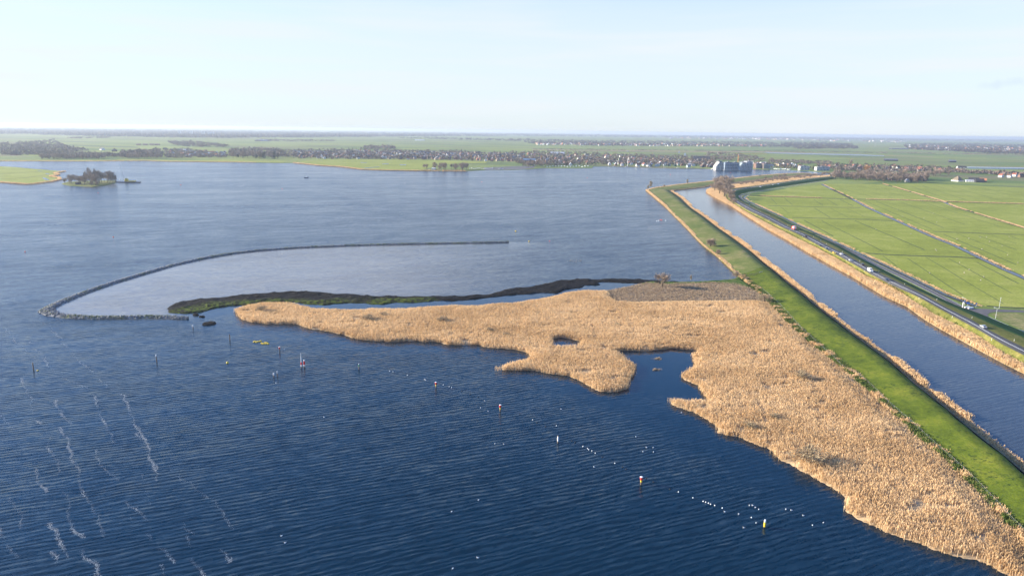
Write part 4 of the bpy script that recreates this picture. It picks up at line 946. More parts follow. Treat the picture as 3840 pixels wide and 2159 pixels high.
wood_mass('village_evergreens', 'dark evergreen clumps among the village gardens', [([(1100,570),(1920,576),(1920,602),(1120,596)], 150, 8, 4.5), ([(1920,590),(2250,600),(2684,606),(2684,628),(2250,620),(1960,628)], 260, 8, 4), ([(3048,620),(3600,632),(3600,650),(3100,640)], 80, 8, 4), ([(2880,612),(3100,625),(3110,640),(2900,630)], 50, 7, 4)], M['conifer'], 18)

# ------------------------------------------------------------------ buildings
ROOF = {'red': plain('red_tiles', (.27, .10, .065), .8, .2, .5), 'dark': plain('dark_tiles', (.05, .048, .052), .7, .2, .5), 'grey': plain('grey_roofing', (.20, .20, .22), .7, .15, .5),
        'brown': plain('brown_tiles', (.15, .10, .08), .8, .2, .5), 'thatch': plain('thatch', (.20, .165, .115), .9, .2, .6), 'pale': plain('pale_roofing', (.5, .51, .53), .6, .1, .3), 'orange': plain('orange_tiles', (.50, .20, .09), .8, .15, .4), 'blue': plain('blue_grey_roof', (.13, .20, .30), .5, .1, .2)}
WALL = {'brick': plain('red_brown_brick', (.24, .135, .095), .85, .15, .6), 'white': plain('white_render', (.72, .71, .68), .7, .06, .3), 'yellow': plain('yellow_brick', (.46, .37, .25), .85, .12, .5), 'green': plain('green_boards', (.05, .13, .11), .7, .15, .5), 'dark': plain('black_boards', (.035, .035, .04), .7, .15, .5), 'teal': plain('pale_blue_boards', (.42, .52, .56), .7, .1, .5)}
M['pane'] = plain('window_glass', (.05, .07, .09), .12, .1, .2)
HW = {}
def house_meshes(w, l, eave, ridge, wall, roof, hip=False):
    key = (w, l, eave, ridge, wall, roof, hip)
    if key in HW: return HW[key]
    b = MB(); hw, hl = w/2, l/2
    if hip:
        b.box(-hw, hw, -hl, hl, -.3, eave)
    else:
        b.prism([(-hw, -.3), (hw, -.3), (hw, eave), (0, ridge), (-hw, eave)], -hl, hl)
    for s in (-1, 1):
        for k in range(3):
            y = -hl+l*(k+.5)/3; b.box(s*hw-.04, s*hw+.04, y-.8, y+.8, .9, min(2.3, eave-.2), 1)
        for k in (-1, 1): b.box(k*w*.22-.6, k*w*.22+.6, s*hl-.04, s*hl+.04, .9, 2.3, 1)
        if ridge > 6 and not hip: b.box(-.7, .7, s*hl-.04, s*hl+.04, eave+.3, eave+1.7, 1)
    wm = b.mesh('wall', [WALL[wall], M['pane']])
    r = MB(); o = .35
    if hip:
        r.add([(-hw-o, -hl-o, eave), (hw+o, -hl-o, eave), (hw+o, hl+o, eave), (-hw-o, hl+o, eave), (0, -.15*l if l > w*1.2 else -.4, ridge), (0, .15*l if l > w*1.2 else .4, ridge)],
              [(0, 1, 4), (1, 2, 5, 4), (2, 3, 5), (3, 0, 4, 5), (0, 3, 2, 1)])
    else:
        t = .25; sl = (ridge-eave)/hw
        for s in (-1, 1):
            prof = [(0, ridge+.03), (s*(hw+o), eave-sl*o+.03), (s*(hw+o), eave-sl*o+.03+t), (0, ridge+.03+t)]
            r.prism(prof, -hl-o, hl+o)
    rm = r.mesh('roof', ROOF[roof])
    c = MB(); c.box(-.35, .35, -.35, .35, 0, 1.5); cm = c.mesh('chimney', WALL['brick'])
    HW[key] = (wm, rm, cm, ridge); return HW[key]
def put_house(px, py, w, l, eave, ridge, wall, roof, rz, label, group=None, hip=False, zz=LAND, name='house', cat='house', scale=1.0, chim=True):
    wm, rm, cm, rg = house_meshes(w, l, eave, ridge, wall, roof, hip)
    e = empty(name, tuple(G(px, py, zz)), rz); e.scale = (scale,)*3
    link('wall', wm, e); r = link('roof', rm, e)
    if chim and not hip: k = link('chimney', cm, r); k.location = (0, l*.3, rg-.5)
    tag(e, label, cat, group); return e
walln = {'brick': 'brick', 'white': 'white walled', 'yellow': 'yellow brick', 'green': 'dark green boarded', 'dark': 'black boarded', 'teal': 'pale blue boarded'}
roofn = {'red': 'red tiled', 'dark': 'dark', 'grey': 'grey', 'brown': 'brown', 'thatch': 'thatched', 'pale': 'pale', 'orange': 'orange', 'blue': 'blue'}
def village(poly_px, n, where, walls, roofs, rz0, jit=.25, size=(8, 10, 4.5, 8.5), names='house'):
    P = sample_poly(poly_px, n*3)
    # drop sites too close together
    W_ = np.array([G(p[0], p[1], LAND)[:2] for p in P]); keepi = []
    for i in range(len(P)):
        if all(np.hypot(*(W_[i]-W_[j])) > size[1]*1.25 for j in keepi): keepi.append(i)
        if len(keepi) >= n: break
    for i in keepi:
        wl, rf = R.choice(walls), R.choice(roofs); q = R.choice([0, 0, math.pi/2])
        put_house(P[i][0], P[i][1], size[0], size[1], size[2], size[3], wl, rf, rz0+q+R.uniform(-jit, jit),
                  f'{walln[wl]} house with {roofn[rf]} roof {where}', f'{walln[wl]} houses with {roofn[rf]} roofs {where}')
w1 = ['brick', 'brick', 'yellow', 'white']; r1 = ['brown', 'dark', 'red', 'grey', 'dark']
village([(1120,588),(1500,590),(1720,596),(1740,601),(1100,595)], 62, 'at the near edge of the housing estate', w1, r1, .3)
village([(1740,594),(1920,596),(1960,606),(1800,606),(1740,602)], 26, 'behind the marina', w1, r1, .2)
village([(1960,600),(2250,606),(2260,620),(2040,622),(1980,622)], 40, 'behind the white jetty', ['white', 'brick', 'green', 'yellow'], ['dark', 'red', 'brown', 'pale', 'grey'], .1)
village([(2270,610),(2680,620),(2684,629),(2500,628),(2280,621)], 52, 'on the village waterfront', ['white', 'green', 'brick', 'white', 'teal', 'dark'], ['dark', 'red', 'brown', 'grey', 'pale'], .15)
village([(3060,618),(3300,624),(3560,636),(3600,646),(3300,642),(3100,634)], 34, 'in the eastern village beyond the canal mouth', ['white', 'brick', 'yellow'], ['brown', 'red', 'dark'], .3)
village([(3700,650),(3840,656),(3840,668),(3720,664)], 12, 'on the road at the right edge', ['white', 'brick', 'white'], ['dark', 'red', 'brown'], .3)
# distinct buildings
put_house(3590, 680, 17, 18, 2.6, 12, 'white', 'thatch', .3, 'big pyramid roofed farmhouse left of the black barns', hip=True, name='farmhouse', cat='farmhouse')
put_house(3650, 682, 14, 20, 3.5, 9.5, 'dark', 'dark', 1.0, 'black barn right of the pyramid roofed farmhouse', name='barn', cat='barn')
put_house(3672, 684, 13, 16, 3.5, 8.5, 'dark', 'dark', 1.3, 'black barn between another black barn and the orange roof', name='barn', cat='barn', chim=False)
put_house(3684, 682, 12, 14, 3.5, 8, 'dark', 'orange', 1.1, 'bright orange roofed barn at the right end of the black barns', name='barn', cat='barn', chim=False)
put_house(3635, 682, 12, 16, 2.5, 4.5, 'white', 'pale', 1.2, 'low pale roofed shed between farmhouse and black barns', name='shed', cat='shed', chim=False)
put_house(3347, 676, 16, 17, 3.2, 14, 'brick', 'thatch', .4, 'tall pyramid roofed farmhouse inside the polder wood', hip=True, name='farmhouse', cat='farmhouse')
put_house(3402, 682, 7, 8, 3, 6, 'white', 'pale', .2, 'small white house at the foot of the polder wood', name='house')
put_house(3354, 643, 12, 18, 3.2, 7, 'white', 'brown', 1.4, 'low white house on open grass behind the polder wood', name='house')
put_house(3736, 634, 20, 190, 4.2, 5.5, 'white', 'pale', rad(88), 'very long low white greenhouse in the right meadows', name='greenhouse', cat='greenhouse', chim=False)
put_house(3605, 632, 16, 24, 3, 8, 'white', 'dark', 1.3, 'dark roofed farm with white walls left of the long greenhouse', name='farmhouse', cat='farmhouse')
put_house(1985, 603+5, 30, 40, 7, 11, 'dark', 'blue', 1.5, 'blue roofed boat hall behind the marina quay', name='boat_hall', cat='hall', chim=False)
put_house(2090, 580, 40, 60, 8, 11, 'white', 'pale', 1.5, 'large pale blue roofed hall rising behind the lakeside village', name='hall', cat='hall', chim=False)
put_house(2610+20, 603, 44, 60, 4, 16, 'dark', 'dark', 1.4, 'wide dark hall roof in the meadow edge left of the apartments', name='hall', cat='hall', chim=False)
put_house(58, 582, 22, 24, 4, 17, 'brick', 'brown', .2, 'pyramid roofed farmhouse alone on the far left shore', hip=True, name='farmhouse', cat='farmhouse')
put_house(384, 563, 14, 20, 4, 10, 'white', 'dark', .9, 'white gabled farmhouse behind the left shore trees', name='farmhouse', cat='farmhouse')
put_house(430, 568, 18, 18, 4, 12, 'dark', 'dark', .4, 'dark hipped farmhouse right of the white gabled one', hip=True, name='farmhouse', cat='farmhouse')
put_house(294, 692, 7, 5.5, 3.2, 4.2, 'dark', 'dark', 1.5, 'little black hut on the wooded islet', name='hut', cat='hut', zz=.9, chim=False)
for x in (520, 545, 570, 590): put_house(x, 545, 9, 22, 4, 8, 'brick', 'brown', 1.5, 'terraced house in the short row far out in the left meadows', 'terraced row in the left meadows')
put_house(1627, 637, 8, 9, 3.4, 5, 'white', 'pale', 1.4, 'single white hut at the left end of the marina copse', name='hut', cat='hut', chim=False)
for i, (x, y, w_, l_, rf, wl, nm) in enumerate([(985,530,60,90,'blue','dark','blue grey barn'),(1575,528,40,80,'pale','white','long white hall'),(3370,560,60,120,'grey','dark','large dark farm hall'),(3340,604,14,50,'grey','dark','low grey shed alone'),(3570,609,12,26,'grey','dark','tiny shed alone')]):
    put_house(x, y, w_, l_, 5, 9, wl, rf, 1.45, nm+' in the far meadows', name='barn', cat='barn', chim=False)
# the rest of the roofs: one mass
def roof_mass(name, label, polys, roofs, cat='houses'):
    v = []; f = []; mi = []
    for poly_px, n, w_, l_, h_ in polys:
        for p in sample_poly(poly_px, n):
            c = G(p[0], p[1], LAND); a = .2+R.choice([0, math.pi/2])+R.uniform(-.3, .3); ca, sa = math.cos(a), math.sin(a)
            W2, L2 = w_*R.uniform(.8, 1.2)/2, l_*R.uniform(.7, 1.4)/2; h = h_*R.uniform(.8, 1.15); ev = h*.55
            q = [(-W2, -L2, 0), (W2, -L2, 0), (W2, L2, 0), (-W2, L2, 0), (-W2, -L2, ev), (W2, -L2, ev), (W2, L2, ev), (-W2, L2, ev), (0, -L2, h), (0, L2, h)]
            b0 = len(v); v += [(c[0]+x*ca-y*sa, c[1]+x*sa+y*ca, LAND+zz_) for x, y, zz_ in q]
            f += [[b0+i for i in t] for t in ((0, 1, 5, 4), (2, 3, 7, 6), (1, 2, 6, 5), (3, 0, 4, 7), (4, 5, 8), (6, 7, 9), (5, 6, 9, 8), (7, 4, 8, 9))]
            wm_, rm_ = R.randrange(3), 3+R.randrange(len(roofs)); mi += [wm_]*6+[rm_]*2
    me_ = bpy.data.meshes.new(name); me_.from_pydata(v, [], f)
    for m_ in [WALL['brick'], WALL['yellow'], WALL['white']]+[ROOF[r_] for r_ in roofs]: me_.materials.append(m_)
    me_.polygons.foreach_set('material_index', mi); me_.update(); return tag(link(name, me_), label, cat, kind='stuff')
roof_mass('village_roofs', 'mass of small roofs filling the middle of the lakeside village', [([(1090,569),(1250,566),(1500,570),(1740,578),(1740,594),(1500,589),(1100,587)], 430, 8, 11, 8.5), ([(1740,577),(1920,578),(1960,598),(1740,594)], 120, 8, 11, 8.5), ([(1920,578),(2100,580),(2330,588),(2500,596),(2680,604),(2680,618),(2270,608),(1960,600)], 230, 8, 11, 8)], ['dark', 'brown', 'red', 'grey', 'dark'])
roof_mass('far_roofs', 'speckle of distant roofs in the woods below the horizon', [([(2010,538),(2300,541),(2600,541),(2880,545),(2880,550),(2300,547),(2010,543)], 420, 11, 16, 10), ([(2500,520),(2880,524),(3400,535),(3400,531),(2880,518),(2500,515)], 160, 18, 40, 13), ([(3400,545),(3840,552),(3840,574),(3420,560)], 220, 12, 20, 10), ([(720,510),(880,512),(880,516),(720,514)], 24, 14, 30, 12), ([(1380,497),(1400,497),(1400,499),(1380,499)], 3, 20, 60, 22),
     ([(610,560),(860,575),(850,588),(640,585)], 60, 9, 12, 8), ([(2820,612),(3000,620),(3000,630),(2820,622)], 20, 9, 12, 7)], ['pale', 'red', 'grey', 'orange', 'dark'])
# distant white tower blocks
for i, (x, y, w_, h_) in enumerate([(674,506,28,42),(718,506,28,46),(762,507,28,42),(786,508,34,34),(797,508,30,40)]):
    b = MB(); b.box(-w_/2, w_/2, -12, 12, 0, h_); win = MB()
    for k in range(int(h_/3)-1): win.box(-w_/2+1, w_/2-1, -12.1, -12.02, 2+k*3, 3.4+k*3)
    e = empty('tower_block', tuple(G(x, y, LAND)), .15); b.obj('wall', WALL['white'], e); win.obj('window_band', M['pane'], e)
    tag(e, ['leftmost white tower block below the horizon, standing alone', 'second white tower block from the left below the horizon', 'third white tower block from the left below the horizon', 'lower white block left of the last tall one below the horizon', 'rightmost white tower block below the horizon'][i], 'tower block')
# waterfront apartments
def apartment(px0, px1, py, h_px, depth, wall, label, steps=1, floors=5, wrap=None):
    a = G(px0, py, LAND); b_ = G(px1, py, LAND); L = np.linalg.norm(b_-a); ang = math.atan2(b_[1]-a[1], b_[0]-a[0]); H = h_px*np.linalg.norm(a-np.array([0, 0, CAM_H]))/FPX
    e = empty('apartment_building', tuple(a), ang); fh = H/floors
    w = MB(); s = MB(); wn_ = MB(); rail = MB()
    for k in range(floors):
        ins_ = 0 if k < floors-steps else (k-(floors-steps)+1)*L*.16; ine = 0 if k < floors-1 or not steps else L*.1
        w.box(ins_, L-ine, 0, depth, k*fh, (k+1)*fh-.004)
        nb_ = max(2, int(L/4.5))
        for j in range(nb_):
            x = ins_+(L-ins_-ine)*(j+.5)/nb_; wn_.box(x-1.3, x+1.3, -.06, .04, k*fh+.8, k*fh+fh-.5)
        s.box(ins_-.4, L-ine+.4, -1.6, -.01, k*fh-.12, k*fh+.10)
        rail.box(ins_-.4, L-ine+.4, -1.65, -1.6, k*fh+.11, k*fh+1.1)
        for y in np.arange(2, depth-2, 4.0): wn_.box(ins_-.06, ins_+.04, y, y+2, k*fh+.8, k*fh+fh-.5)
    w.obj('wall', wall, e); s.obj('balcony_slabs', WALL['white'] if wrap is None else WALL['yellow'], e); wn_.obj('windows', M['pane'], e); rail.obj('balcony_rails', WALL['teal'], e)
    r = MB(); r.box(L*.15, L*.85, 1, depth-1, H, H+.5); r.box(L*.4, L*.6, 3, 7, H+.5, H+2.6); r.obj('roof', ROOF['grey'], e)
    if wrap:
        p = MB()
        for x in np.arange(-1.5, L+2, 3.0): p.tube((x, -2.6, 0), (x, -2.6, H+2), .12, n=4)
        for k in range(floors+1): p.tube((-1.5, -2.6, k*fh), (L+1.5, -2.6, k*fh), .12, n=4)
        for y in np.arange(0, depth, 3.0): p.tube((L+1.5, y, 0), (L+1.5, y, H+2), .12, n=4)
        p.obj('scaffolding', wrap, e)
    tag(e, label, 'apartment building')
apartment(2684, 2708, 637, 30, 14, WALL['white'], 'cream stepped apartment building at the left end of the new waterfront', 3, 6)
apartment(2717, 2745, 638, 27, 14, plain('blue_grey_cladding', (.27, .34, .42), .6, .1, .3), 'left dark blue grey apartment block with balconies on the new waterfront', 0, 5)
apartment(2748, 2770, 638, 26, 14, plain('slate_cladding', (.30, .37, .44), .6, .1, .3), 'right narrow blue grey apartment block on the new waterfront', 0, 5)
apartment(2774, 2796, 639, 28, 16, WALL['teal'], 'pale scaffolded apartment block right behind the orange crane', 2, 6, WALL['white'])
apartment(2798, 2820, 639, 31, 16, plain('grey_render', (.50, .52, .56), .7, .1, .3), 'rightmost grey apartment block wrapped in scaffolding', 0, 6, WALL['white'])
apartment(2834, 2856, 632, 18, 12, WALL['brick'], 'brown apartment block just across the inlet from the scaffolding', 0, 4)
apartment(2863, 2888, 633, 17, 12, plain('brown_cladding', (.16, .12, .10), .7, .1, .3), 'second brown apartment block with pale balconies by the boats', 0, 4)
apartment(3000, 3034, 638, 13, 10, WALL['white'], 'wide white frame villa on the shore left of the canal mouth', 0, 2)
apartment(3062, 3110, 640, 12, 10, WALL['white'], 'long low white villa on the shore by the canal mouth', 0, 2)
b = MB(); a = G(2712, 638.5, 0); b_ = G(2820, 640.5, 0); L = np.linalg.norm(b_-a); e = empty('quay', tuple(a), math.atan2(b_[1]-a[1], b_[0]-a[0])); b.box(0, L, -4, 2, -.5, .9)
for x in np.arange(1, L, 4): b.tube((x, -3.8, -1), (x, -3.8, .9), .2, n=5)
b.obj('deck', M['kerb'], e); tag(e, 'low concrete quay along the foot of the waterfront apartments', 'quay')
# orange tower crane
p = G(2767, 612, LAND); dist = np.linalg.norm(p); b = MB(); H = 38*dist/FPX*.82
for sx in (-1, 1):
    for sy in (-1, 1): b.tube((sx, sy, 0), (sx, sy, H), .22, n=4)
for k in range(int(H/2.5)): 
    b.tube((-1, -1, k*2.5), (1, -1, k*2.5+2.5), .14, n=4); b.tube((1, -1, k*2.5), (1, 1, k*2.5+2.5), .14, n=4); b.tube((1, 1, k*2.5), (-1, 1, k*2.5+2.5), .14, n=4); b.tube((-1, 1, k*2.5), (-1, -1, k*2.5+2.5), .14, n=4)
cm_ = plain('orange_crane_paint', (.70, .30, .06), .6, .08, .5); e = empty('tower_crane', tuple(p), rad(2)); b.obj('mast', cm_, e)
j = MB(); J = 100*dist/FPX
for y, zz_ in ((-.8, 0), (.8, 0), (0, 1.8)): j.tube((-17*dist/FPX, y, H+zz_), (J, y, H+zz_), .2, n=4)
for k in range(int(J/2.5)): j.tube((k*2.5, -.8, H), (k*2.5+1.25, 0, H+1.8), .12, n=4); j.tube((k*2.5+1.25, 0, H+1.8), (k*2.5+2.5, .8, H), .12, n=4)
j.obj('jib', cm_, e); k = MB(); k.box(-17*dist/FPX, -13*dist/FPX, -1, 1, H-2, H-.1); k.obj('counterweight', M['kerb'], e)
k = MB(); k.box(-1.2, 1.2, -2.6, -1.1, H-2.2, H-.1); k.obj('cab', WALL['white'], e); tag(e, 'orange tower crane with a long level jib above the waterfront apartments', 'crane')
# church spire, white mast, pylons
p = G(1731, 583, LAND); e = empty('church', tuple(p), .3); b = MB(); b.box(-3, 3, -3, 3, 0, 14); b.box(-5, 5, 3.01, 24, 0, 7); b.obj('wall', WALL['brick'], e)
b = MB(); b.add([(-3.1,-3.1,14),(3.1,-3.1,14),(3.1,3.1,14),(-3.1,3.1,14),(0,0,27)], [(0,1,4),(1,2,4),(2,3,4),(3,0,4),(0,3,2,1)]); b.obj('spire', ROOF['dark'], e)
b = MB(); b.prism([(-5.3,7),(5.3,7),(0,12.5)], 3.02, 24.3); b.obj('roof', ROOF['dark'], e); tag(e, 'small church with a dark pointed spire above the village roofs', 'church')
b = MB(); b.lathe([(.9, 0), (.75, 8), (.6, 17), (.55, 19)], 10); b.lathe([(.95, 12), (.95, 13)], 10); tag(b.obj('chimney_stack', WALL['white']), 'pale brick chimney stack on the village waterfront', 'chimney').location = tuple(G(2353, 624, LAND))
def pylon(px, py, h_px, label):
    p = G(px, py, LAND); D_ = np.linalg.norm(p); H = h_px*D_/FPX; b = MB(); w0 = H*.09; w1_ = H*.015
    for sx in (-1, 1):
        for sy in (-1, 1): b.tube((sx*w0, sy*w0, 0), (sx*w1_, sy*w1_, H), .35, .2, n=4)
    for k in range(8):
        t0, t1 = k/8, (k+1)/8; a0 = w0+(w1_-w0)*t0; a1 = w0+(w1_-w0)*t1
        b.tube((-a0, -a0, H*t0), (a1, -a1, H*t1), .2, n=4); b.tube((a0, -a0, H*t0), (-a1, -a1, H*t1), .2, n=4)
    o = link('tower', b.mesh('tower', M['kerb'])); c = MB()
    for zf, wf in ((.98, .12), (.84, .2), (.7, .15)): c.tube((-H*wf, 0, H*zf), (H*wf, 0, H*zf), .4, n=4)
    e = empty('power_pylon', tuple(p), .4); o.parent = e; c.obj('crossarms', M['kerb'], e); tag(e, label, 'pylon')
pylon(3280, 552, 26, 'nearer taller power pylon in the far right meadows'); pylon(3461, 536, 16, 'farther small power pylon right of the tall one')
# far river and pools in the meadows beyond the village
def far_pool(pts): return flat_poly('meadow_river', pts, LAND+.35, M['ditch'])
far_pool([(2860,571),(2960,573.5),(3100,576.5),(3240,579.5),(3318,584),(3315,586.5),(3200,583.5),(3080,580.5),(2960,577.5),(2880,574.5)])
for pts in ([(2566,574),(2571,574),(2573,584),(2566,584)], [(2545,568),(2550,568),(2548,574),(2543,574)], [(2694,571),(2700,576),(2696,581),(2690,576)], [(2838,587),(2848,592),(2840,593),(2834,589)], [(2350,566),(2358,566),(2358,568),(2350,568)], [(1352,609),(1375,609),(1375,611),(1352,611)], [(1432,614),(1458,613),(1456,616),(1434,616)], [(1498,617),(1525,617),(1520,620),(1500,620)], [(1365,630),(1420,625),(1425,626),(1370,632)]): far_pool(pts)
flat_poly('meadow_dry_strip', [(2002,561),(2880,569),(3320,583),(3500,588),(3500,590),(2880,573),(2002,563)], LAND+.3, M['dryland'])
flat_poly('shore_meadow', [(0,601),(160,600),(420,601),(700,602),(860,598),(960,603),(1080,605),(1060,611),(960,609.5),(850,607.5),(634,605.5),(540,602.5),(300,604.5),(0,603.5)], LAND+.25, M['polder'])
flat_poly('shore_meadow', [(1120,606),(1240,597),(1480,598),(1740,604),(1830,607),(1820,612),(1700,614),(1640,620),(1575,640),(1450,638.5),(1362,635.5),(1280,625.5),(1198,620.5)], LAND+.25, M['polder'])
flat_poly('marina_hardstanding', [(1810,629),(1930,623),(2010,622),(2000,630),(1960,634.5),(1917,636),(1820,637)], LAND+.2, M['servroad'])

# ------------------------------------------------------------------ boats, jetties, marina
M['hullw'] = plain('white_hull', (.78, .78, .76), .35, .04, .5); M['hullb'] = plain('dark_hull', (.05, .07, .12), .35, .1, .5); M['wood'] = plain('weathered_wood', (.17, .125, .09), .85, .3, 3)
M['red'] = plain('red_paint', (.62, .045, .035), .5, .08, 2); M['yellow'] = plain('yellow_paint', (.72, .52, .05), .5, .08, 2); M['white'] = plain('white_paint', (.80, .80, .78), .5, .05, 2); M['rust'] = plain('rusty_steel', (.16, .07, .04), .8, .3, 2)
M['black'] = plain('black_rubber', (.02, .02, .022), .7, .2, 2); M['blue'] = plain('blue_sign', (.02, .16, .62), .4, .05, 2); M['steel'] = plain('galvanised_steel', (.5, .52, .53), .45, .08, 3); M['greenpaint'] = plain('green_paint', (.05, .22, .12), .5, .1, 2)
def hull_mesh(L, w, h, m_):
    b = MB(); st = [(-.5, .8, .0), (-.2, 1, .0), (.15, .95, .05), (.38, .55, .2), (.5, .04, .35)]
    vs = []
    for t, ww, rise in st:
        x = t*L; vs += [(x, -w/2*ww, h*(1+rise)), (x, -w/2*ww*.6, 0), (x, w/2*ww*.6, 0), (x, w/2*ww, h*(1+rise))]
    fs = []
    for i in range(4):
        a_ = i*4; fs += [(a_+j, a_+j+1, a_+j+5, a_+j+4) for j in range(3)]+[(a_, a_+4, a_+7, a_+3)]
    fs += [(0, 3, 2, 1), (16, 17, 18, 19)]; b.add(vs, fs); return b.mesh('hull', m_)
bh = {c: hull_mesh(9, 3, 1.1, M[c]) for c in ('hullw', 'hullb')}
cab_b = MB(); cab_b.prism([(-2.4, 1.1), (1.2, 1.15), (.6, 2.0), (-2.2, 2.0)], -1.0, 1.0); cab_b.box(-2.0, .2, -1.03, 1.03, 1.35, 1.8, 1); cabm = cab_b.mesh('cabin', [M['white'], M['pane']])
mb_ = MB(); mb_.tube((0, 0, 1.1), (0, 0, 12.5), .09, .06, 5); mb_.tube((0, 0, 2.4), (-3.6, 0, 2.4), .08, n=5); mastm = mb_.mesh('mast', M['steel'])
def put_boat(px, py, rz, sail, label, group=None, col='hullw', s=1.0, zz=.0, name='moored_boat'):
    e = empty('sailing_boat' if sail else name, tuple(G(px, py, zz)), rz); e.scale = (s,)*3
    link('hull', bh[col], e); link('cabin', cabm, e)
    if sail: link('mast', mastm, e)
    tag(e, label, 'boat', group)
for i in range(12): put_boat(1762+i*7.6, 634.5-R.uniform(0, 2.5), R.uniform(1.2, 1.9), True, 'white sailing boat with bare mast moored in the marina', 'sailing boats in the marina', zz=.1)
for i in range(16): put_boat(2040+i*11, 626+R.uniform(-2.5, 1), R.uniform(1.2, 1.9), i in (5, 11), 'white motor boat at the long jetty' if i not in (5, 11) else 'white sailing boat at the long jetty', 'motor boats at the long jetty' if i not in (5, 11) else 'sailing boats at the long jetty', zz=.1, s=1.1)
for i in range(12): put_boat(2885+i*7, 634.5+i*.25-R.uniform(0, 2), R.uniform(0, 3), False, 'white motor boat moored right of the waterfront apartments', 'motor boats beside the waterfront apartments', zz=.1, s=1.2)
for i in range(7): put_boat(2300+i*48+R.uniform(-9, 9), 626+i*.9, R.uniform(-.2, .2), False, 'small boat moored along the village waterfront', 'boats along the village waterfront', zz=.1, s=.9, col=R.choice(['hullw', 'hullb']))
put_boat(1878, 635.5, .1, False, 'larger motor boat moored at the outer marina quay', s=1.5, zz=.1)
put_boat(2676, 635, .2, False, 'white motor boat left of the cream stepped apartments', s=1.6, zz=.1)
put_boat(1149, 667, .1, False, 'dark open boat alone on the far lake', col='hullb', s=1.0)
def jetty(px0, py0, px1, py1, w, label, mt='wood'):
    a = G(px0, py0, 0); b_ = G(px1, py1, 0); L = np.linalg.norm(b_-a); e = empty('jetty', tuple(a), math.atan2(b_[1]-a[1], b_[0]-a[0])); b = MB(); b.box(0, L, -w/2, w/2, .5, .75); b.obj('deck', M[mt], e)
    k = MB()
    for x in np.arange(1, L, max(4, L/24)): k.tube((x, -w/2+.1, -1), (x, -w/2+.1, 1.4), .14, n=5)
    k.obj('pile_row', M['wood'], e); tag(e, label, 'jetty')
jetty(2036, 632.5, 2218, 632, 3.5, 'long low jetty with white boats before the village', 'kerb')
jetty(1817, 638.5, 1970, 635.5, 4, 'outer marina jetty right of the copse', 'kerb')
# dredging vessel beside the islet
p = G(483, 684.5, 0); e = empty('work_vessel', tuple(p), .02); b = MB(); b.box(-20, 18, -4, 4, -.3, 1.6); b.prism([(18, -.3), (20, .6), (20, 1.8), (18, 1.6)], -3.5, 3.5); b.obj('hull', M['hullb'], e)
b = MB(); b.box(-6, -1, -2, 2, 1.6, 5.2); b.box(-5, -2, -1.6, 1.6, 5.2, 7.2); b.obj('wheelhouse', M['yellow'], e); b = MB(); b.box(1, 12, -2.6, 2.6, 1.6, 3.2); b.obj('machinery', M['yellow'], e)
b = MB(); b.tube((-7, 0, 1.6), (-13, 0, 30), .25, .15, 5); b.tube((-4, 0, 7), (-13, 0, 30), .08, n=4); b.tube((-16, 0, 1.5), (-16, 0, 6), .3, n=6); b.obj('boom', M['steel'], e); tag(e, 'dark work barge with yellow cabin and thin boom beside the wooded islet', 'work vessel')
b = MB(); b.box(-16, 0, -1.2, 1.2, .1, .7)
for x in range(-15, 0, 3): b.tube((x, 0, -.5), (x, 0, 2), .2, n=5)
o = b.obj('floating_pipeline', M['black']); o.location = tuple(G(463, 683.3, 0)); tag(o, 'dark floating walkway between the islet and the work barge', 'pontoon')

# ------------------------------------------------------------------ posts, buoys, floats and birds
def post(px, py, h_px, r, parts, label, name='mooring_post', cat='post', tilt=(0, 0)):
    """parts: list of (z fraction from, to, radius factor, material, part name)"""
    p = G(px, py, 0); D_ = np.linalg.norm(p-np.array([0, 0, CAM_H])); H = h_px*D_/FPX/.93
    e = empty(name, tuple(p)); e.rotation_euler = (tilt[0], tilt[1], 0)
    for z0, z1, rf, mt, nm in parts:
        b = MB(); r0, r1 = (rf if isinstance(rf, tuple) else (rf, rf)); z0_ = -1.2 if z0 == 0 else z0*H
        b.lathe([(r*1.25*r0, z0_), (r*1.5*(r0+r1)/2, (z0_+z1*H)/2), (r*1.25*r1, z1*H-.02), (r*1.0*r1, z1*H)], 10); b.obj(nm, M[mt], e)
    return tag(e, label, cat)
post(126,1386,21,.15,[(0,1,1,'wood','shaft')],'dark wooden post at the far left with a yellow float beside it',)
post(588,1357,24,.14,[(0,.75,1,'wood','shaft'),(.75,1,1.1,'white','cap')],'slim wooden post with white cap, alone left of the yellow buoy')
post(862,1275,20,.15,[(0,1,1,'wood','shaft')],'plain wooden post between lone peat lump and yellow float clusters')
post(724,1232,11,.13,[(0,.6,1,'wood','shaft'),(.6,1,1.9,'white','cap')],'short post with a round white top near the stone tip')
post(1049,1318,17,.15,[(0,.55,1,'wood','shaft'),(.55,.95,(1.1,2.0),'red','band'),(.95,1,2.0,'white','cap')],'post with a red and white head right of the yellow floats')
post(1131,1380,52,.15,[(0,.12,1.1,'wood','shaft'),(.12,.22,1.5,'white','collar'),(.22,.40,1.4,'red','band'),(.40,1,(1.0,.35),'white','rod')],'tallest marker: thin white rod on a red and white base',name='marker_pole',cat='marker')
post(1142,1378,27,.2,[(0,.2,1.1,'wood','shaft'),(.2,.38,1.2,'white','collar'),(.38,.85,1.15,'red','band'),(.85,1,1.0,'white','cap')],'stout red and white marker right beside the tall white rod',name='marker_pole',cat='marker')
post(1027,1413,14,.15,[(0,.45,1.1,'wood','shaft'),(.45,1,1.3,'white','cap')],'short stub post, left of a pair below the tall white rod')
post(1041,1410,19,.14,[(0,.5,1.0,'wood','shaft'),(.5,1,1.1,'steel','cap')],'slim grey post, right of a pair below the tall white rod')
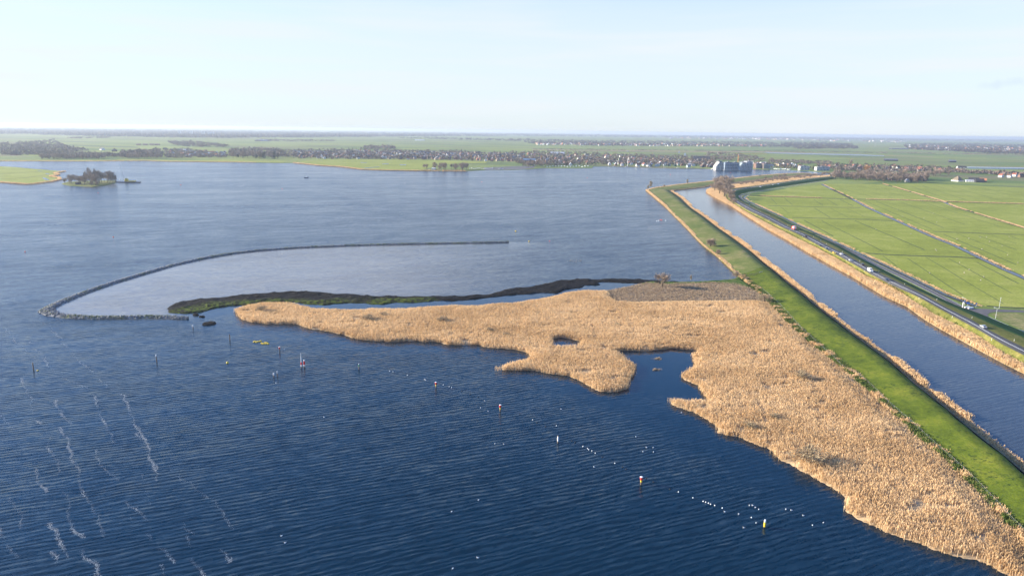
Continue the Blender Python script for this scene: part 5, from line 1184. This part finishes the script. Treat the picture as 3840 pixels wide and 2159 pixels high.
post(1346,1384,19,.16,[(0,.5,1,'wood','shaft'),(.5,.9,1.05,'greenpaint','band'),(.9,1,.9,'white','cap')],'post with a greenish upper half standing alone before the reed arm')
RW = [(0,.3,1,'wood','shaft'),(.3,.55,1.0,'yellow','band'),(.55,.93,(1.1,1.7),'red','head'),(.93,1,(1.7,1.4),'white','cap')]
post(1635,1453,21,.19,RW,'marker post with flared red head, upper left one on the float line',name='marker_post',cat='marker')
post(1876,1541,24,.19,RW,'marker post with flared red head, second down the float line',name='marker_post',cat='marker')
post(2092,1660,27,.18,[(0,.25,1,'wood','shaft'),(.25,.9,1.05,'white','sleeve'),(.9,1,.8,'wood','cap')],'pale sleeved post on the float line between two red headed markers',name='marker_post',cat='marker')
post(2404,1815,28,.21,RW,'marker post with flared red head, nearest the camera on the float line',name='marker_post',cat='marker')
post(2866.5,1977,28,.2,[(0,.12,1,'black','shaft'),(.12,.7,1.05,'yellow','band'),(.7,1,(1.0,.7),'white','cap')],'yellow post with white top at the lower right end of the float line',name='marker_post',cat='marker')
def floaty(name, px, py, r, mt, label, group=None, squash=.8, cat='float'):
    b = MB(); b.lathe([(r*.3, -r*.5), (r*.9, -r*.2), (r, r*.15), (r*.8, r*.6*squash+.1*r), (r*.3, r*.95*squash), (r*.12, r*1.1*squash)], 10); o = b.obj(name, M[mt], smooth=True); o.location = tuple(G(px, py, 0)); tag(o, label, cat, group); return o
floaty('yellow_buoy', 853, 1361, .55, 'yellow', 'single yellow buoy alone right of the white capped post', squash=1.3, cat='buoy')
floaty('yellow_buoy', 142, 1389, .4, 'yellow', 'small yellow float beside the dark post at the far left', cat='buoy')
for i, (x, y) in enumerate([(953,1282),(957,1280),(962,1283),(967,1281),(974,1280),(978,1279)]): floaty('yellow_float', x, y, .55, 'yellow', 'yellow float in the left cluster of yellow floats', 'left cluster of yellow floats')
for i, (x, y) in enumerate([(982,1287),(987,1289),(992,1287),(997,1289),(1002,1286),(1006,1289),(996,1285)]): floaty('yellow_float', x, y, .55, 'yellow', 'yellow float in the right cluster of yellow floats', 'right cluster of yellow floats')
z1 = lambda x, y: (960+x/2.683, 1200+y/2.683); z2 = lambda x, y: (1800+x/1.908, 1400+y/1.908)
wh = [z1(*q) for q in ((1345,514),(1380,519),(1524,554),(1695,597),(1708,602),(1885,652),(1945,670),(1970,679))]+[z2(*q) for q in ((377,332),(547,374),(737,522),(770,537),(778,545),(801,554),(825,570),(965,642),(1420,847),(1524,889),(1597,914),(1615,920),(1635,927),(1650,935),(1680,944),(1734,962),(1942,1030))]
for x, y in wh: floaty('white_float', x, y, .18, 'white', 'white float on the float line in front of the reed bed', 'white floats on the float line', squash=1.5)
dk_ = [z1(*q) for q in ((2071,715),(2155,745),(2234,772))]+[z2(*q) for q in ((285,292),(408,352),(470,379),(658,482),(680,494),(875,597),(1020,670),(1045,685),(1190,748),(1240,775),(1358,827))]
for x, y in dk_: floaty('dark_float', x, y, .26, 'black', 'small dark float on the float line in front of the reed bed', 'dark floats on the float line')
for x, y, s, lb in ((678,694,1.5,'pale red buoy on the lake right of the work barge'),(368,724,1.3,'small red buoy below the wooded islet'),(1058,709,1.2,'pink buoy left of the dark open boat'),(1807,683,1.2,'red buoy below the marina'),(2202,667,1.2,'red buoy in open water left of the dam corner'),(2514,655,1.5,'red buoy off the village above the northern dam arm'),(2740,648,1.1,'red buoy close before the scaffolded apartments'),(425,889,.9,'pale red buoy alone in the lake above the breakwater'),(94,944,.8,'orange buoy at the left edge above the breakwater'),(2061,904,.7,'pink buoy on the lake right of the breakwater end'),(2477,825,1.0,'left pink buoy of a pair off the rough grass dam'),(2482,826,1.0,'right pink buoy of a pair off the rough grass dam')):
    floaty('red_buoy', x, y, s*.6, 'red', lb, cat='buoy', squash=1.2)
for x, y, s, lb in ((1934,867,.8,'yellow buoy beyond the right end of the breakwater'),(1984,905,.7,'yellow buoy just right of the breakwater end')): floaty('yellow_buoy', x, y, s, 'yellow', lb, cat='buoy')
for x, y, lb in ((2463,829,'leftmost pale buoy off the rough grass dam'),(2470,828,'second pale buoy from the left off the rough grass dam'),(2496,827,'pale buoy right of the pink pair off the rough grass dam')): floaty('pale_buoy', x, y, .6, 'white', lb, cat='buoy')
# birds
bm_ = MB(); bm_.lathe([(.03, -.34), (.10, -.26), (.17, -.08), (.18, .08), (.12, .26), (.04, .36)], 8)
bv = [(x, zz_, y) for x, y, zz_ in bm_.v]; bm_.v = [(x, y, z_*.8+.06) for x, y, z_ in bv]
bm_.lathe([(.05, .12), (.05, .22), (.08, .28), (.085, .34), (.04, .40)], 8, c=(0, .27)); bm_.add([(-.02, .34, .31), (.02, .34, .31), (0, .46, .30), (0, .34, .34)], [(0, 1, 2), (0, 2, 3), (1, 3, 2)], 1)
wg = [(0.14, -.30, .14), (.16, .10, .16), (.05, -.5, .17)]; bm_.add(wg+[(-a_, b_, c_) for a_, b_, c_ in wg], [(0, 1, 2), (3, 5, 4)], 2)
gull = bm_.mesh('gull', [M['white'], M['yellow'], M['steel']], True); duck = bm_.mesh('duck', [M['kerb'], M['yellow'], M['black']], True)
def bird(me_, px, py, label, group, s=.85, name='gull'):
    o = link(name, me_); o.location = tuple(G(px, py, 0)); o.rotation_euler = (0, 0, R.uniform(-.6, .6)+2.2); o.scale = (s,)*3; tag(o, label, 'bird', group)
gl = [z2(*q) for q in ((581,254),(1116,452),(1193,529),(1240,529),(1168,559),(1242,560),(1442,279),(107,502),(172,505),(818,668),(1752,988),(1852,1004),(1976,1067),(1888,1102),(1928,942),(1952,943),(1971,957),(1995,970))]
for x, y in gl: bird(gull, x, y, 'white gull swimming between the float line and the reed bed', 'gulls around the float line')
for x, y in [(2947,1908),(2968,1912),(3013,1932),(3047,1968),(3088,1958),(3172,1943+2)][:5]: bird(gull, x, y, 'white gull swimming right of the yellow post', 'gulls right of the yellow post')
for x, y in [z1(*q) for q in ((2305,812),(2262,882),(2338,917),(687,977),(285,294),(204,632))]+[(1056,2008),(1070,2034)]: bird(gull, x, y, 'lone white gull on the open lake left of the float line', 'scattered gulls on the open lake')
for x, y in ((1792,2090),(1698,2130),(1795,1874),(1694,1917)): bird(gull, x, y, 'white gull on the dark water at the lower centre', 'gulls at the lower centre')
for i in range(24): bird(duck, R.uniform(2125, 2186), R.uniform(974, 985), 'small brown duck in the flock on the lake above the peat bank', 'duck flock above the peat bank', 1.1, 'duck')
# drowned bushes in the larger pond
for x, y, lb in ((2470,1345,'upper drowned reed clump in the large reed pond'),(2462,1386,'lower drowned reed clump in the large reed pond')):
    p = G(x, y, 0)[:2]; q = p+rng.normal(0, 1, (30, 2))*np.array([1.0, .4]); o = link('reed_clump', blades('reed_clump', q, .3+.5*rng.random(30), M['sedge'], nb=5, w=.1, spread=.3, root=-.1)); tag(o, lb, 'reed clump')

# ------------------------------------------------------------------ traffic
def car_parts():
    b = MB()
    b.prism([(-2.1, .35), (-2.15, .75), (-1.9, .95), (-1.2, 1.0), (1.0, .98), (1.9, .82), (2.15, .62), (2.15, .35)], -.86, .86)
    r = MB(); r.prism([(-1.45, .99), (-1.05, 1.42), (.25, 1.45), (1.0, .98)], -.72, .72)
    g_ = MB(); g_.prism([(-1.32, 1.03), (-1.0, 1.37), (.22, 1.39), (.86, 1.03)], -.735, .735); g_.prism([(1.03, 1.0), (.30, 1.44), (.33, 1.45), (1.07, 1.0)], -.62, .62); g_.prism([(-1.5, 1.01), (-1.1, 1.42), (-1.07, 1.42), (-1.46, 1.0)], -.62, .62)
    w = MB(); w.tube((0, -.1, 0), (0, .1, 0), .33, n=14); rim = MB(); rim.tube((0, -.11, 0), (0, .11, 0), .19, n=10)
    hl = MB(); hl.box(-.03, .03, -.16, .16, -.07, .07)
    return b, r, g_, w.mesh('wheel', M['black']), rim.mesh('rim', M['steel']), hl
cb, crf, cg_, wheelm, rimm, hlm = car_parts(); glassm = cg_.mesh('windows', M['pane']); lampm = hlm.mesh('headlight', M['white']); tailm = hlm.mesh('tail_light', M['red'])
Rc = resample(RC, step=2.0)
def road_dir(p):
    i = int(np.argmin(np.hypot(RC[:, 0]-p[0], RC[:, 1]-p[1]))); i = min(max(i, 1), len(RC)-2); d = RC[i+1]-RC[i-1]; return math.atan2(d[1], d[0])
def put_car(px, py, col, label, flip=False, s=1.0, name='car', z_=4.03):
    mt = plain('car_paint', col, .3, .03, 1); mt.node_tree.nodes['Principled BSDF'].inputs['Coat Weight'].default_value = .6
    p = G(px, py, z_); e = empty(name, tuple(p), road_dir(p)+(math.pi if flip else 0)); e.scale = (s, s, s)
    cb.obj('body', mt, e); crf.obj('cabin_roof', mt, e); link('windows', glassm, e)
    for x in (-1.3, 1.3):
        for y in (-.8, .8): w = link('wheel', wheelm, e); w.location = (x, y, .33); link('rim', rimm, w)
    for y in (-.62, .62):
        h_ = link('headlight', lampm, e); h_.location = (2.15, y, .68); t_ = link('tail_light', tailm, e); t_.location = (-2.14, y, .8)
    tag(e, label, 'car')
put_car(3021, 887, (.02, .02, .025), 'small dark car following just behind the red truck', True)
put_car(3075, 922, (.03, .03, .035), 'dark car in the middle of the road, left of the green one')
put_car(3100, 934, (.03, .07, .06), 'dark green car directly ahead of the yellow car')
put_car(3128, 950, (.75, .48, .04), 'bright yellow car on the dike road')
put_car(3155, 955, (.75, .75, .76), 'white car beside and right of the yellow car', True)
put_car(3189, 978, (.42, .44, .47), 'silver car between the white car and a small dark car')
put_car(3233, 994, (.03, .028, .035), 'small dark car between silver car and white van', True)
put_car(3324, 1051, (.03, .045, .09), 'dark blue car behind the white van on the dike road')
put_car(3687, 1228, (.40, .42, .45), 'silver car alone on the dike road near the junction', True)
put_car(2852, 701.5, (.75, .75, .76), 'white car on the far dike bend', s=1.2); put_car(2899, 693.5, (.7, .7, .72), 'second small pale car farther along the dike bend', s=1.1); put_car(2919, 691, (.3, .45, .7), 'third small bluish car farthest along the dike bend', s=1.1)
# white van
p = G(3263, 1018, 4.03); e = empty('van', tuple(p), road_dir(p)); b = MB(); b.prism([(-2.9, .35), (-2.95, 2.2), (-2.8, 2.4), (1.1, 2.4), (2.0, 1.5), (2.8, 1.2), (2.9, .35)], -1.0, 1.0); b.obj('body', M['white'], e)
b = MB(); b.prism([(1.25, 2.31), (2.02, 1.53), (2.06, 1.56), (1.3, 2.34)], -.85, .85); b.box(.7, 1.5, -1.02, 1.02, 1.5, 2.1); b.obj('windows', M['pane'], e)
for x in (-1.8, 1.8):
    for y in (-.92, .92): w = link('wheel', wheelm, e); w.location = (x, y, .36); link('rim', rimm, w)
for y in (-.7, .7): h_ = link('headlight', lampm, e); h_.location = (2.9, y, .85); t_ = link('tail_light', tailm, e); t_.location = (-2.96, y, 1.1)
tag(e, 'white delivery van, largest vehicle after the red truck', 'van')
# red truck
p = G(2977, 861, 4.03); e = empty('truck', tuple(p), road_dir(p)+math.pi); 
b = MB(); b.prism([(2.2, .6), (2.2, 3.1), (3.9, 3.1), (4.25, 1.9), (4.3, .6)], -1.22, 1.22); b.obj('cab', M['red'], e)
b = MB(); b.box(-4.3, 2.05, -1.27, 1.27, 1.0, 3.7); b.obj('cargo_box', M['red'], e)
b = MB()
for s in (-1, 1): b.box(-3.4, 1.2, s*1.28-.02, s*1.28+.02, 1.7, 3.1)
b.box(-4.33, -4.3, -.9, .9, 1.5, 3.2); b.obj('white_panels', M['white'], e)
b = MB()
for s in (-1, 1): b.box(-1.6, -.6, s*1.31-.02, s*1.31+.02, 1.5, 3.2)
b.obj('yellow_stripe', M['yellow'], e)
b = MB(); b.box(-4.2, 2.0, -1.2, 1.2, 3.72, 3.76); b.obj('roof_panel', ROOF['pale'], e)
b = MB(); b.prism([(3.95, 3.0), (4.2, 2.0), (4.24, 2.0), (3.98, 3.0)], -1.05, 1.05); b.box(2.7, 3.6, -1.24, 1.24, 1.9, 2.7); b.obj('windows', M['pane'], e)
for x in (-3.1, -1.9, 3.2):
    for y in (-1.08, 1.08): w = link('wheel', wheelm, e); w.location = (x, y, .5); w.scale = (1.5, 1.5, 1.5); link('rim', rimm, w)
tag(e, 'red truck with white and yellow side panels on the dike road', 'truck')

# ------------------------------------------------------------------ signs, lamps, fences, sheep
def sign(px, py, label, z_=LAND, h=2.6, sh='disc'):
    e = empty('road_sign', tuple(G(px, py, z_)), R.uniform(-.3, .3)); b = MB(); b.tube((0, 0, -.2), (0, 0, h), .05, n=6); b.obj('pole', M['steel'], e); b = MB()
    if sh == 'disc': b.tube((0, -.06, h-.1), (0, -.10, h-.1), .42, n=18)
    else: b.box(-.8, .8, -.10, -.06, h-.7, h+.2)
    b.obj('plate', M['blue'], e); tag(e, label, 'road sign')
sign(3077, 909, 'round blue sign beside the dike road near the dark cars', 3.0); sign(2810, 775, 'round blue sign at the start of the straight dike road', 3.0)
sign(3628, 1150, 'blue sign left of another blue sign by the junction', sh='rect'); sign(3659, 1153, 'rightmost blue sign by the junction ditch', sh='disc'); sign(3616, 1145, 'blue sign closest to the white barrier at the junction')
e = empty('barrier_gate', tuple(G(3609, 1154, LAND)), .4); b = MB(); b.box(-.15, .15, -.15, .15, 0, 3.6); b.obj('post', M['white'], e); b = MB()
for k, y in enumerate((-3.2, -1.0)): b.box(.4, 4.6, y-.35, y+.35, .25, .95)
b.obj('traffic_island_blocks', M['white'], e); tag(e, 'white gate post with pale concrete blocks where the service road meets the junction', 'barrier')
def lamp(px, py, h_px, label, z_=LAND):
    p = G(px, py, z_); H = h_px*np.linalg.norm(p-np.array([0, 0, CAM_H]))/FPX/.95; e = empty('street_lamp', tuple(p), R.uniform(0, 6)); b = MB(); b.tube((0, 0, -.2), (0, 0, H), .11, .07, 8); b.tube((0, 0, H), (1.1, 0, H+.12), .05, n=6); b.obj('pole', M['steel'], e)
    b = MB(); b.box(.9, 1.7, -.16, .16, H+.05, H+.2); b.obj('lamp_head', M['white'], e); tag(e, label, 'street lamp')
lamp(3746, 1158, 34, 'slim grey street lamp on the far side of the side road'); lamp(3733, 1194, 31, 'slim grey street lamp at the corner of the mown field'); lamp(3616, 1140, 18, 'small street lamp beside the junction signs')
# marker posts along the road
mpm = MB(); mpm.prism([(-.07, -.1), (.07, -.1), (.06, 1.05), (-.03, 1.15)], -.05, .05); mpmesh = mpm.mesh('delineator', M['white'])
mside = side_off(RC, 5.2)
for i in range(20, len(RC)-4, 14):
    for sgn2 in (5.0, -5.0):
        q = side_off(RC[i-2:i+3], sgn2)[2]; zz_ = 3.6 if sgn2 == 5.0 else 3.8
        o = link('delineator_post', mpmesh); o.location = (q[0], q[1], 3.85); tag(o, 'little white roadside marker post along the dike road', 'marker post', 'marker posts along the dike road')
# wire fence along the dam, gate fence across it
def fence(name, line, step, h, label, zf, mt='wood', rails=(), wires=(.5, .95), rp=.06, cat='fence'):
    L = resample(line, step=step); o0 = L[0]; e = empty(name, (o0[0], o0[1], zf)); pm = MB(); pm.lathe([(rp, -.4), (rp, h*.96), (rp*.5, h)], 6); pme = pm.mesh('post', M[mt])
    P = []
    for q in L:
        o = link('post', pme, e); o.location = (q[0]-o0[0]+R.uniform(-.1, .1), q[1]-o0[1]+R.uniform(-.1, .1), 0); o.rotation_euler = (R.uniform(-.07, .07), R.uniform(-.07, .07), 0); P.append(o.location.copy())
    w = MB()
    for zz_ in wires:
        for a_, b_ in zip(P[:-1], P[1:]): w.tube((a_.x, a_.y, zz_), (b_.x, b_.y, zz_), .012, n=3)
    w.obj('wire', M['steel'], e)
    if rails:
        r = MB()
        for zz_ in rails:
            for a_, b_ in zip(P[:-1], P[1:]): r.box(0, 0, 0, 0, 0, 0) if False else r.tube((a_.x, a_.y, zz_), (b_.x, b_.y, zz_), .05, n=4)
        r.obj('rails', M[mt], e)
    tag(e, label, cat); return e
fl = GA([(2846,1075),(2880,1101),(2918,1135),(2956,1173),(3002,1228),(3051,1273),(3108,1322),(3165,1380),(3214,1398),(3272,1450),(3335,1513),(3418,1582),(3508,1665),(3586,1733),(3649,1792),(3733,1876),(3796,1948),(3840,1990),(3960,2110)], 1.3)
fence('wire_fence', fl, 5.2, 1.3, 'long wooden post and wire fence along the reed side of the lush dam', 1.0, rp=.08)
gfence = np.stack([GA([(2772,1040)], 1.0)[0], GA([(2830,1030)], 2.0)[0], GA([(2886,1014)], 2.0)[0]])
fence('gate_fence', gfence, 3.0, 2.2, 'wooden rail fence with gate crossing the dam between rough and lush grass', 1.0, rp=.09, rails=(.9, 1.4, 1.9), wires=())
e = empty('field_gate', tuple(G(2852, 1024, 2.2)), .5); b = MB()
for zz_ in (.4, .7, 1.0, 1.3): b.tube((-1.6, -.2, zz_), (1.6, -.2, zz_), .04, n=5)
for x in (-1.6, 0, 1.6): b.tube((x, -.2, .2), (x, -.2, 1.4), .05, n=5)
b.obj('gate_leaf', M['steel'], e); tag(e, 'pale metal field gate in the fence crossing the dam', 'gate')
# sheep
sb = MB(); sb.lathe([(.05, -.5), (.26, -.42), (.34, -.1), (.34, .2), (.24, .42), (.08, .5)], 9); sb.v = [(y, zz_, x+.68) if False else (x, zz_, y*1+.66) for x, y, zz_ in sb.v]
body_v = len(sb.f)
sb.tube((0, .42, .78), (0, .72, .86), .13, .08, 7, 1)
for x in (-.15, .15):
    for y in (-.3, .3): sb.tube((x, y, 0), (x, y, .5), .045, .06, 5, 1)
sheepm = sb.mesh('sheep', [plain('wool', (.42, .39, .30), .9, .1, 3), M['wood']], True)
for i in range(26):
    f_ = R.choice([([(3250,850),(3400,855),(3600,955),(3300,945)], 'in the meadow between dike and wide ditch'), ([(3520,880),(3840,890),(3840,1020),(3700,965)], 'in the meadow right of the wide ditch'), ([(3400,1000),(3650,980),(3800,1060),(3700,1130),(3560,1070)], 'in the nearest meadow above the junction'), ([(3250,760),(3500,765),(3600,850),(3450,845)], 'in the middle polder meadow')])
    p = sample_poly(f_[0], 1)[0]; o = link('sheep', sheepm); o.location = tuple(G(p[0], p[1], LAND+.04)); o.rotation_euler = (0, 0, R.uniform(0, 6.28)); o.scale = (.9,)*3; tag(o, 'white sheep grazing '+f_[1], 'sheep', 'sheep '+f_[1])

# ------------------------------------------------------------------ haze
hz = MB(); hz.box(-30000, 30000, -300, 40000, -3.2, 106)
hm, hnt, hb = mat('haze_air'); hnt.nodes.remove(hb); pv = hnt.nodes.new('ShaderNodeVolumePrincipled')
pv.inputs['Color'].default_value = (.66, .76, .88, 1); pv.inputs['Density'].default_value = .00007; pv.inputs['Anisotropy'].default_value = .25
hnt.links.new(pv.outputs[0], hnt.nodes['Material Output'].inputs['Volume'])
tag(hz.obj('haze', hm), 'thin pale winter haze over lake and land', 'haze', kind='stuff')


# ------------------------------------------------------------------ labels: tell members of small groups apart by their order in the photograph
ORD = ['leftmost', 'second from left', 'third from left', 'fourth from left', 'fifth from left', 'sixth from left', 'seventh from left', 'eighth from left', 'ninth from left', 'tenth from left', 'eleventh from left', 'twelfth from left', 'thirteenth from left', 'fourteenth from left', 'fifteenth from left', 'sixteenth from left', 'seventeenth from left', 'eighteenth from left', 'nineteenth from left', 'twentieth from left']
bpy.context.view_layer.update()
byl = {}
for o in bpy.data.objects:
    if o.parent is None and 'label' in o and 'group' in o: byl.setdefault((o['label'], o['group']), []).append(o)
def screen_x(o):
    p = np.array(o.location)-np.array([0, 0, CAM_H]); return float(p@cR/(p@cF))
for (lb, gp_), os_ in byl.items():
    n = len(os_)
    if n < 2 or n > 40: continue
    os_.sort(key=screen_x)
    for i, o in enumerate(os_):
        if i < 20: w = ORD[i]
        else: w = 'rightmost' if i == n-1 else ORD[n-1-i].replace('left', 'right')
        if i == n-1: w = 'rightmost'
        if len((lb+' '+w).split()) <= 16: o['label'] = lb+', '+w
